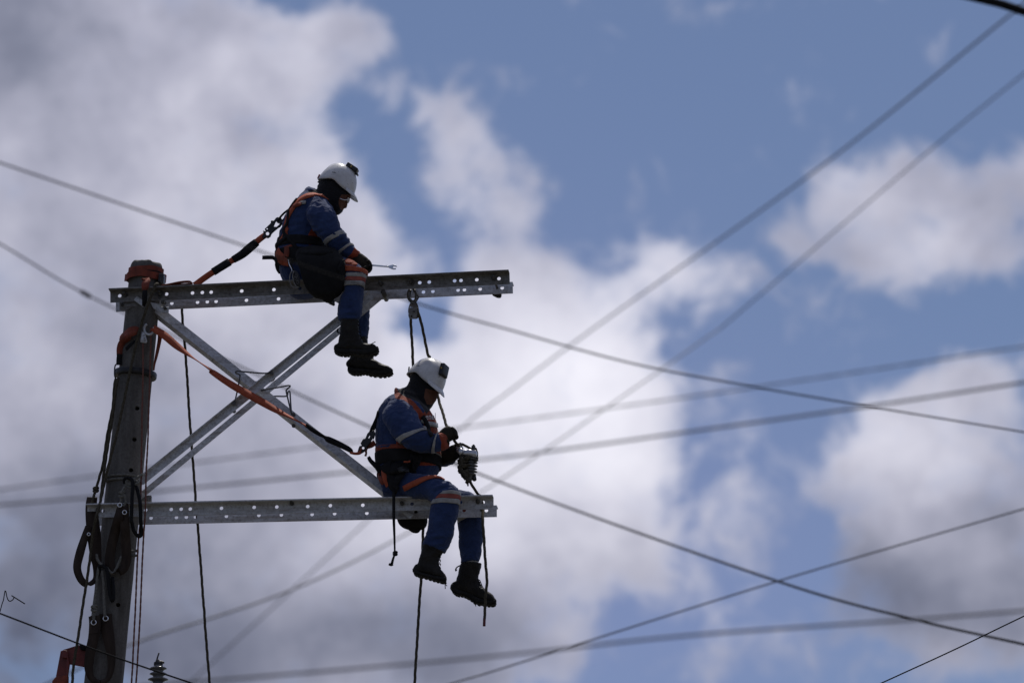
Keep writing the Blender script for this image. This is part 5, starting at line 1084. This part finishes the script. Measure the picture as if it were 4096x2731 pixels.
me = body_mesh([(torso2, 2.4, True), (arm2, 2.2, True), (arm2f, 2.2, True), (leg2, 2.2, False), (leg2f, 2.2, False), (head2, 2.2, False), (neck2, 2.2, False), (nose2, 2, True), (coll2, 2.2, False)],
               {'orange': [(p, -.25, .35) for p in OR2] + [(CUFF2, -.5, .0)], 'hood': [(HOOD2, -.19, .19)], 'skin': [(FACE2, -.3, .2)]}, CR2)
body2 = link('body', me, MAT['fabric'], W2); bv2 = bvh_of(body2)
band_obj('reflective_band', arm2, .40, .455, .006, MAT['reflect'], W2)
band_obj('reflective_band', arm2, .79, .835, .006, MAT['reflect'], W2)
knee2 = pairs(C4, [(792, 262, 984, 262, -.30, .085), (768, 300, 986, 300, -.302, .084), (742, 345, 982, 345, -.304, .082), (718, 400, 978, 400, -.305, .08)])
for t0, t1, m_ in ((.09, .335, 'reflect'), (.35, .62, 'red_tape'), (.635, .89, 'reflect')): band_obj('reflective_band', knee2, t0, t1, .006, MAT[m_], W2)
knee2f = pairs(C4, [(948, 430, 1150, 330, .285, .084), (954, 470, 1162, 372, .285, .083), (962, 510, 1174, 412, .284, .081), (974, 560, 1186, 462, .283, .08)])
for t0, t1, m_ in ((.02, .33, 'reflect'), (.35, .62, 'red_tape'), (.64, .95, 'reflect')): band_obj('reflective_band', knee2f, t0, t1, .005, MAT[m_], W2)
bm = bmesh.new(); loft(bm, pairs(C4, [(1005, 850, 1150, 845, .265, .058), (1000, 910, 1150, 905, .265, .056)]), 20, 3, 2.2); finish('sock', bm, MAT['reflect'], W2)
boot(W2, pairs(C4, [(648, 730, 848, 780, -.29, .062), (640, 790, 820, 820, -.29, .058), (622, 850, 800, 862, -.29, .055), (605, 910, 805, 925, -.29, .052), (590, 960, 830, 985, -.29, .05)]),
     pairs(C4, [(615, 905, 580, 985, -.28, .042), (660, 880, 640, 1000, -.29, .048), (720, 900, 705, 1020, -.30, .05), (780, 930, 770, 1035, -.31, .052), (825, 968, 815, 1048, -.32, .05), (852, 1000, 846, 1055, -.325, .04)]),
     pairs(C4, [(585, 945, 573, 1000, -.28, .044), (630, 985, 622, 1018, -.285, .052), (700, 1005, 695, 1037, -.295, .053), (770, 1022, 766, 1058, -.31, .056), (830, 1030, 828, 1072, -.32, .054), (862, 1025, 858, 1070, -.325, .04)]),
     [(*C4(812 - 2 * k, 800 + 34 * k), *C4(800 + 2 * k, 812 + 34 * k), .03) for k in range(5)], -.29)
boot(W2, pairs(C4, [(990, 905, 1180, 900, .265, .062), (975, 960, 1168, 960, .265, .058), (960, 1030, 1150, 1025, .265, .055), (940, 1090, 1165, 1080, .265, .052), (930, 1130, 1195, 1130, .265, .05)]),
     pairs(C4, [(950, 1060, 925, 1150, .265, .042), (1000, 1030, 980, 1175, .265, .048), (1080, 1050, 1050, 1190, .265, .05), (1160, 1090, 1120, 1220, .265, .052), (1230, 1150, 1195, 1250, .265, .052), (1275, 1180, 1255, 1262, .265, .048), (1300, 1215, 1292, 1260, .265, .038)]),
     pairs(C4, [(925, 1090, 915, 1155, .265, .044), (968, 1135, 955, 1185, .265, .052), (1030, 1160, 1015, 1195, .265, .052), (1090, 1180, 1070, 1222, .265, .05), (1150, 1215, 1130, 1262, .265, .056), (1230, 1238, 1222, 1278, .265, .056), (1290, 1235, 1286, 1278, .265, .048), (1307, 1225, 1305, 1258, .265, .036)]),
     [(*C4(1150 + 9 * k, 1050 + 22 * k), *C4(1168 + 9 * k, 1060 + 22 * k), .03) for k in range(5)], .265)
bm = bmesh.new()
for pts in ([(858, 1040), (852, 1080), (854, 1128)], [(852, 1080), (862, 1095), (870, 1102)]): tube(bm, [Q(C4(*p), -.33) for p in pts], .003, 6, per=2)
finish('lace_end', bm, MAT['black_web'], W2); bm = bmesh.new()
tube(bm, [Q(C4(*p), .26) for p in ((1000, 915), (965, 930), (948, 950), (948, 968), (957, 955))], .0045, 6, per=3); finish('pull_tab', bm, MAT['black_web'], W2); bm = bmesh.new(); tube(bm, [Q(C4(*p), .22) for p in ((1108, 1245), (1118, 1262), (1128, 1285))], .0028, 6, per=2)
finish('lace_end', bm, MAT['black_web'], W2)
# helmet: tilted down and turned a little to the camera
yaw = R(27); hw2 = (NB * math.cos(yaw) + ADIR * math.sin(yaw)); u0 = (Q(C3(1010, 500)) - Q(C3(650, 300))); u0 = (u0 - NB * u0.dot(NB)).normalized(); hu2 = (u0 * math.cos(yaw) - NB * math.sin(yaw)).normalized(); hw2 = (NB - hu2 * NB.dot(hu2)).normalized(); hv2 = hu2.cross(hw2).normalized(); hv2 = hv2 if hv2.z > 0 else -hv2
def rim2(phi):
    f = math.cos(phi); return -.034 + .026 * math.exp(-((f + .1) / .42) ** 2) - .004 * max(0, f)
hel2, hpt2 = helmet(W2, Q(C3(822, 372), -.02), hu2, hv2, hw2, .141, .119, .150, rim2)
ln2 = (hu2 * .92 + hv2 * .38).normalized(); lx2 = hw2.cross(ln2).normalized(); lx2 = lx2 if lx2.z < 0 else -lx2
head_lamp(hel2, Q(C3(1015, 278), -.095), lx2, ln2, hw2, 1.3)
bm = bmesh.new(); tube(bm, [Q(C3(640, 235), -.03), Q(C3(634, 290), -.03), Q(C3(645, 345), -.02), Q(C3(655, 355), .02)], .005, 6, per=3); attach(finish('ratchet', bm, MAT['black_plastic']), hel2)
# hands
hand(W2, pairs(D2, [(110, 500, 55, 230, -.235, .038), (190, 480, 130, 165, -.225, .042), (265, 440, 215, 120, -.215, .044), (330, 400, 300, 150, -.21, .042)]),
     [[(D2(300 + 12 * i, 160 + 30 * i), -.235), (D2(350 + 12 * i, 200 + 34 * i), -.252), (D2(385 + 10 * i, 250 + 34 * i), -.235), (D2(395, 290 + 30 * i), -.205), (D2(350, 300 + 28 * i), -.175)] for i in range(4)],
     [(D2(170, 420), -.25), (D2(215, 440), -.262), (D2(225, 480), -.25), (D2(205, 495), -.23)], r=.0108)
hand(W2, pairs(D2, [(130, 935, 60, 650, .03, .042), (230, 905, 190, 585, .01, .045), (330, 875, 300, 530, -.01, .046), (410, 820, 390, 500, -.03, .04)]),
     [[(D2(380, 520 + 75 * i), -.07), (D2(430, 530 + 75 * i), -.085), (D2(475, 570 + 72 * i), -.075), (D2(480, 600 + 70 * i), -.05)] for i in range(4)],
     [(D2(330, 560), .02), (D2(400, 510), .02), (D2(470, 520), 0), (D2(500, 560), -.02)], r=.0112)
# harness
surf_strap('chest_strap', bv2, [C3(775, 770), C3(810, 830), C3(850, 930), C3(880, 990)], [.016, .017, .017, .016], MAT['black_web'], W2, off=.012)
surf_strap('chest_tape', bv2, [C3(835, 850), C3(880, 858), C3(938, 868)], [.017, .017, .015], MAT['reflect'], W2, off=.008)
surf_strap('chest_tape', bv2, [C3(765, 815), C3(785, 825), C3(803, 835)], [.013, .013, .012], MAT['reflect'], W2, off=.008)
surf_strap('chest_tape', bv2, [C3(790, 895), C3(805, 900), C3(820, 905)], [.012, .012, .012], MAT['reflect'], W2, off=.008)
band_obj('waist_belt', torso2, .545, .585, .010, MAT['orange_dirty'], W2)
band_obj('waist_pad', torso2, .588, .70, .014, MAT['black_bag'], W2)
surf_strap('hip_strap', bv2, [D6(730, 590), D6(735, 700), D6(755, 820), D6(780, 920), D6(830, 1010)], [.018, .018, .018, .014, .010], MAT['orange'], W2, off=.026)
surf_strap('hip_strap', bv2, [D6(660, 700), D6(650, 800), D6(690, 900), D6(750, 960)], [.010, .012, .016, .012], MAT['orange_dirty'], W2, off=.022)
surf_strap('leg_strap', bv2, [C4(485, 232), C4(560, 195), C4(640, 160), C4(710, 138), C4(780, 135), C4(850, 152)], [.019, .020, .020, .019, .014, .006], MAT['orange'], W2, off=.009)
for pts, h_ in (([C3(700, 1190), C3(680, 1260), C3(620, 1330), C3(560, 1420), C3(500, 1500)], .03), ([C3(430, 1300), C3(440, 1400), C3(470, 1500), C3(540, 1560)], .035), ([C3(760, 1190), C3(730, 1260), C3(690, 1330)], .016)):
    surf_strap('harness_strap', bv2, pts, h_, MAT['black_web'], W2, off=.024)
surf_strap('hip_pouch', bv2, [C3(385, 1340), C3(470, 1345), C3(560, 1350), C3(640, 1345), C3(700, 1320)], [.035, .075, .085, .07, .03], MAT['black_bag'], W2, off=.03, th=.03)
surf_strap('buckle', bv2, [C3(560, 1385), C3(600, 1400), C3(640, 1420)], [.022, .024, .02], MAT['black_metal'], W2, off=.052, th=.012)
surf_strap('pocket_trim', bv2, [D6(1145, 515), D6(1210, 512), D6(1270, 512)], .006, MAT['orange'], W2, off=.05)
bm = strap_bm([Q(p, b) for p, b in ((D6(390, 405), -.12), (D6(430, 480), -.14), (D6(500, 550), -.15), (D6(580, 620), -.15), (D6(640, 720), -.14))], [.011, .014, .016, .02, .02], Vector((.6, 0, .8)), .012); finish('strap_end', bm, MAT['black_bag'], W2)
bm = bmesh.new(); tube(bm, [Q(p, b) for p, b in ((D6(600, 720), -.1), (D6(592, 790), -.1), (D6(625, 860), -.1))], .012, 8, per=4); finish('strap_loop', bm, MAT['black_web'], W2)
# printed word on the chest patch
cu_ = bpy.data.curves.new('lettering', 'FONT'); cu_.body = 'enel'; cu_.size = .068; cu_.extrude = .0008; cu_.align_x = 'LEFT'
to = bpy.data.objects.new('lettering', cu_); COL.objects.link(to); dg = bpy.context.evaluated_depsgraph_get(); dg.update(); tm = bpy.data.meshes.new_from_object(to.evaluated_get(dg)); bpy.data.objects.remove(to)
A = Q(C3(815, 806), -.3); Bp = Q(C3(925, 800), -.3); ex_ = (Bp - A); tw = max(v.co.x for v in tm.vertices); kx = ex_.length / tw
upv = Vector((0, 0, 1)); 
for v in tm.vertices:
    p = A + ex_.normalized() * v.co.x * kx + upv * v.co.y * .95; r_ = (p - CAM).normalized(); hit = bv2.ray_cast(CAM, r_)
    bb = hit[0] if hit[0] is not None and (hit[0] - P0).dot(NB) > -.27 else None
    v.co = (bb - r_ * (.006 + v.co.z)) if bb is not None else Q(proj(p), -.08)
link('lettering', tm, MAT['white'], W2, False)['label'] = 'white printed word on the orange chest patch'
# hanging strap with a knot, and the bag behind the arm
hs = thing('strap', Q(C4(392, 240), -.24), 'dark strap with a knotted end dangling in front of the lower crossarm', 'strap')
bm = strap_bm([Q(p, b) for p, b in ((C4(385, 215), -.23), (C4(392, 280), -.25), (C4(392, 400), -.25), (C4(393, 520), -.24), (C4(398, 660), -.24), (C4(401, 790), -.24))], [.010, .0105, .0105, .0095, .0075, .006], ADIR, .006); finish('webbing', bm, MAT['black_web'], hs)
knot(hs, C4(405, 812), -.24, .014, .0075, 'black_web')
bm = bmesh.new(); tube(bm, [Q(C4(398, 825), -.24), Q(C4(385, 865), -.24), Q(C4(375, 905), -.24)], [.007, .0085, .010], 8, per=3); tube(bm, [Q(C4(350, 905), -.24), Q(C4(368, 915), -.24), Q(C4(384, 908), -.24)], .009, 8, per=2); finish('tail', bm, MAT['black_web'], hs)
bag = thing('tool_bag', Q(C4(560, 500), .2), 'rounded black bag hanging behind the lower crossarm under the lower worker', 'bag')
bm = bmesh.new(); loft(bm, pairs(C4, [(420, 380, 690, 380, .24, .09), (418, 470, 692, 470, .24, .095), (430, 535, 690, 535, .24, .09), (470, 575, 672, 580, .24, .07), (520, 592, 630, 597, .24, .04)]), 24, 5, 2.6, round_ends=True); me = remesh(bm, .009, 3, 'bag')
displace(me, lambda p: noise.noise(p * 9) * .008)
link('body', me, MAT['black_bag'], bag)
bm = strap_bm([Q(C4(440, 420), .14), Q(C4(430, 320), .14), Q(C4(430, 240), .1)], .015, ADIR, .006); finish('strap', bm, MAT['black_web'], bag)

# surge arrester on the rope
ar = thing('surge_arrester', Q(D2(650, 900), -.06), 'ribbed surge arrester with cast metal clamps tied to the rope by the lower worker', 'arrester')
AB = -.06; ax0 = Q(D2(725, 690), AB); ax1 = Q(D2(660, 1260), AB); ad = (ax1 - ax0).normalized(); prof = [(0, .026)]; y = .02
for k in range(7): prof += [(y, .024), (y + .003, .044 + .004 * (k % 2)), (y + .006, .046 + .004 * (k % 2)), (y + .011, .030), (y + .0135, .024)]; y += .0205
prof += [(y + .01, .022), (y + .035, .018)]
bm = bmesh.new(); lathe(bm, ax0, ad, prof, 28); finish('sheds', bm, MAT['polymer'], ar)
bm = plate_bm([D2(500, 640), D2(560, 605), D2(600, 618), D2(640, 600), D2(820, 628), D2(805, 765), D2(700, 752), D2(600, 735), D2(510, 720)], AB - .045, .09, .006); finish('clamp_body', bm, MAT['alu'], ar)
bm = plate_bm([D2(385, 600), D2(430, 580), D2(500, 580), D2(535, 600), D2(520, 690), D2(470, 740), D2(430, 690), D2(388, 650)], AB - .055, .06, .006); finish('clamp_jaw', bm, MAT['alu'], ar)
bm = bmesh.new(); p = Q(D2(460, 580), AB - .02); lathe(bm, p - Vector((0, 0, .012)), Vector((0, 0, 1)), [(0, .026), (.012, .027), (.016, .026)], 22); finish('washer', bm, MAT['bright'], ar)
for px, top_, r_ in (((465, 600), 468, .006), ((745, 640), 510, .0075)):
    a_ = Q(D2(*px), AB - .02); b_ = Q(D2(px[0] + 10, top_), AB - .02); bm = bmesh.new(); cyl(bm, a_, b_, r_, 10); m_ = a_.lerp(b_, .62); cyl(bm, m_ - Vector((0, 0, .008)), m_ + Vector((0, 0, .008)), r_ * 1.9, 6); cyl(bm, a_, a_ + Vector((0, 0, .012)), r_ * 2.1, 6); finish('stud', bm, MAT['bolt'], ar, False)
bm = bmesh.new(); lathe(bm, Q(D2(770, 1230), AB), (ad + ADIR * .2), [(-.03, .008), (-.02, .014), (.006, .016), (.014, .008)], 14); finish('end_cap', bm, MAT['black_plastic'], ar)
bm = bmesh.new(); tube(bm, [Q(D2(590, 1300), AB), Q(D2(620, 1310), AB), Q(D2(635, 1340), AB), Q(D2(636, 1375), AB)], .006, 8, per=2); finish('end_stud', bm, MAT['bolt'], ar)
# rope turns round the arrester: an untidy lashing bunched on the near left side
rnd = random.Random(5)
for k, (x0, y0, x1, y1) in enumerate(((455, 860, 690, 790), (440, 930, 640, 850), (440, 985, 660, 960), (455, 1045, 620, 985), (470, 1095, 655, 1060), (510, 1140, 640, 1080), (545, 1190, 660, 1150), (575, 1235, 670, 1215))):
    c0 = Q(D2(x0, y0), AB - .01); c1 = Q(D2(x1, y1), AB - .02); c = (c0 + c1) / 2; u = (c1 - c0) / 2; tl = rnd.uniform(-.022, .022)
    pts = [c + u * math.cos(t) * rnd.uniform(.93, 1.05) - NB * rnd.uniform(.036, .052) * math.sin(t) + ad * (tl * math.sin(t + k) + rnd.uniform(-.006, .006)) for t in [q * math.pi / 6 for q in range(12)]]
    bm = rope_bm(pts + [pts[0]], rnd.uniform(.0095, .0125), .05, fuzz=26, fr=.001); finish('rope_turn', bm, MAT['rope'], ar)
bm = rope_bm([Q(D2(*p), AB - q) for p, q in (((480, 760), .05), ((500, 880), .065), ((470, 980), .06), ((520, 1080), .065), ((600, 1180), .06), ((640, 1270), .03), ((610, 1300), .0))], .0115, .05, fuzz=40, fr=.001); finish('rope_turn', bm, MAT['rope'], ar)
bm = rope_bm([Q(D2(*p), AB + q) for p, q in (((500, 500), .0), ((560, 520), .02), ((640, 565), .03), ((700, 590), .03), ((800, 600), .04), ((830, 760), .03), ((815, 840), 0), ((780, 860), -.04))], .009, .05, fuzz=10); finish('rope_turn', bm, MAT['rope'], ar)
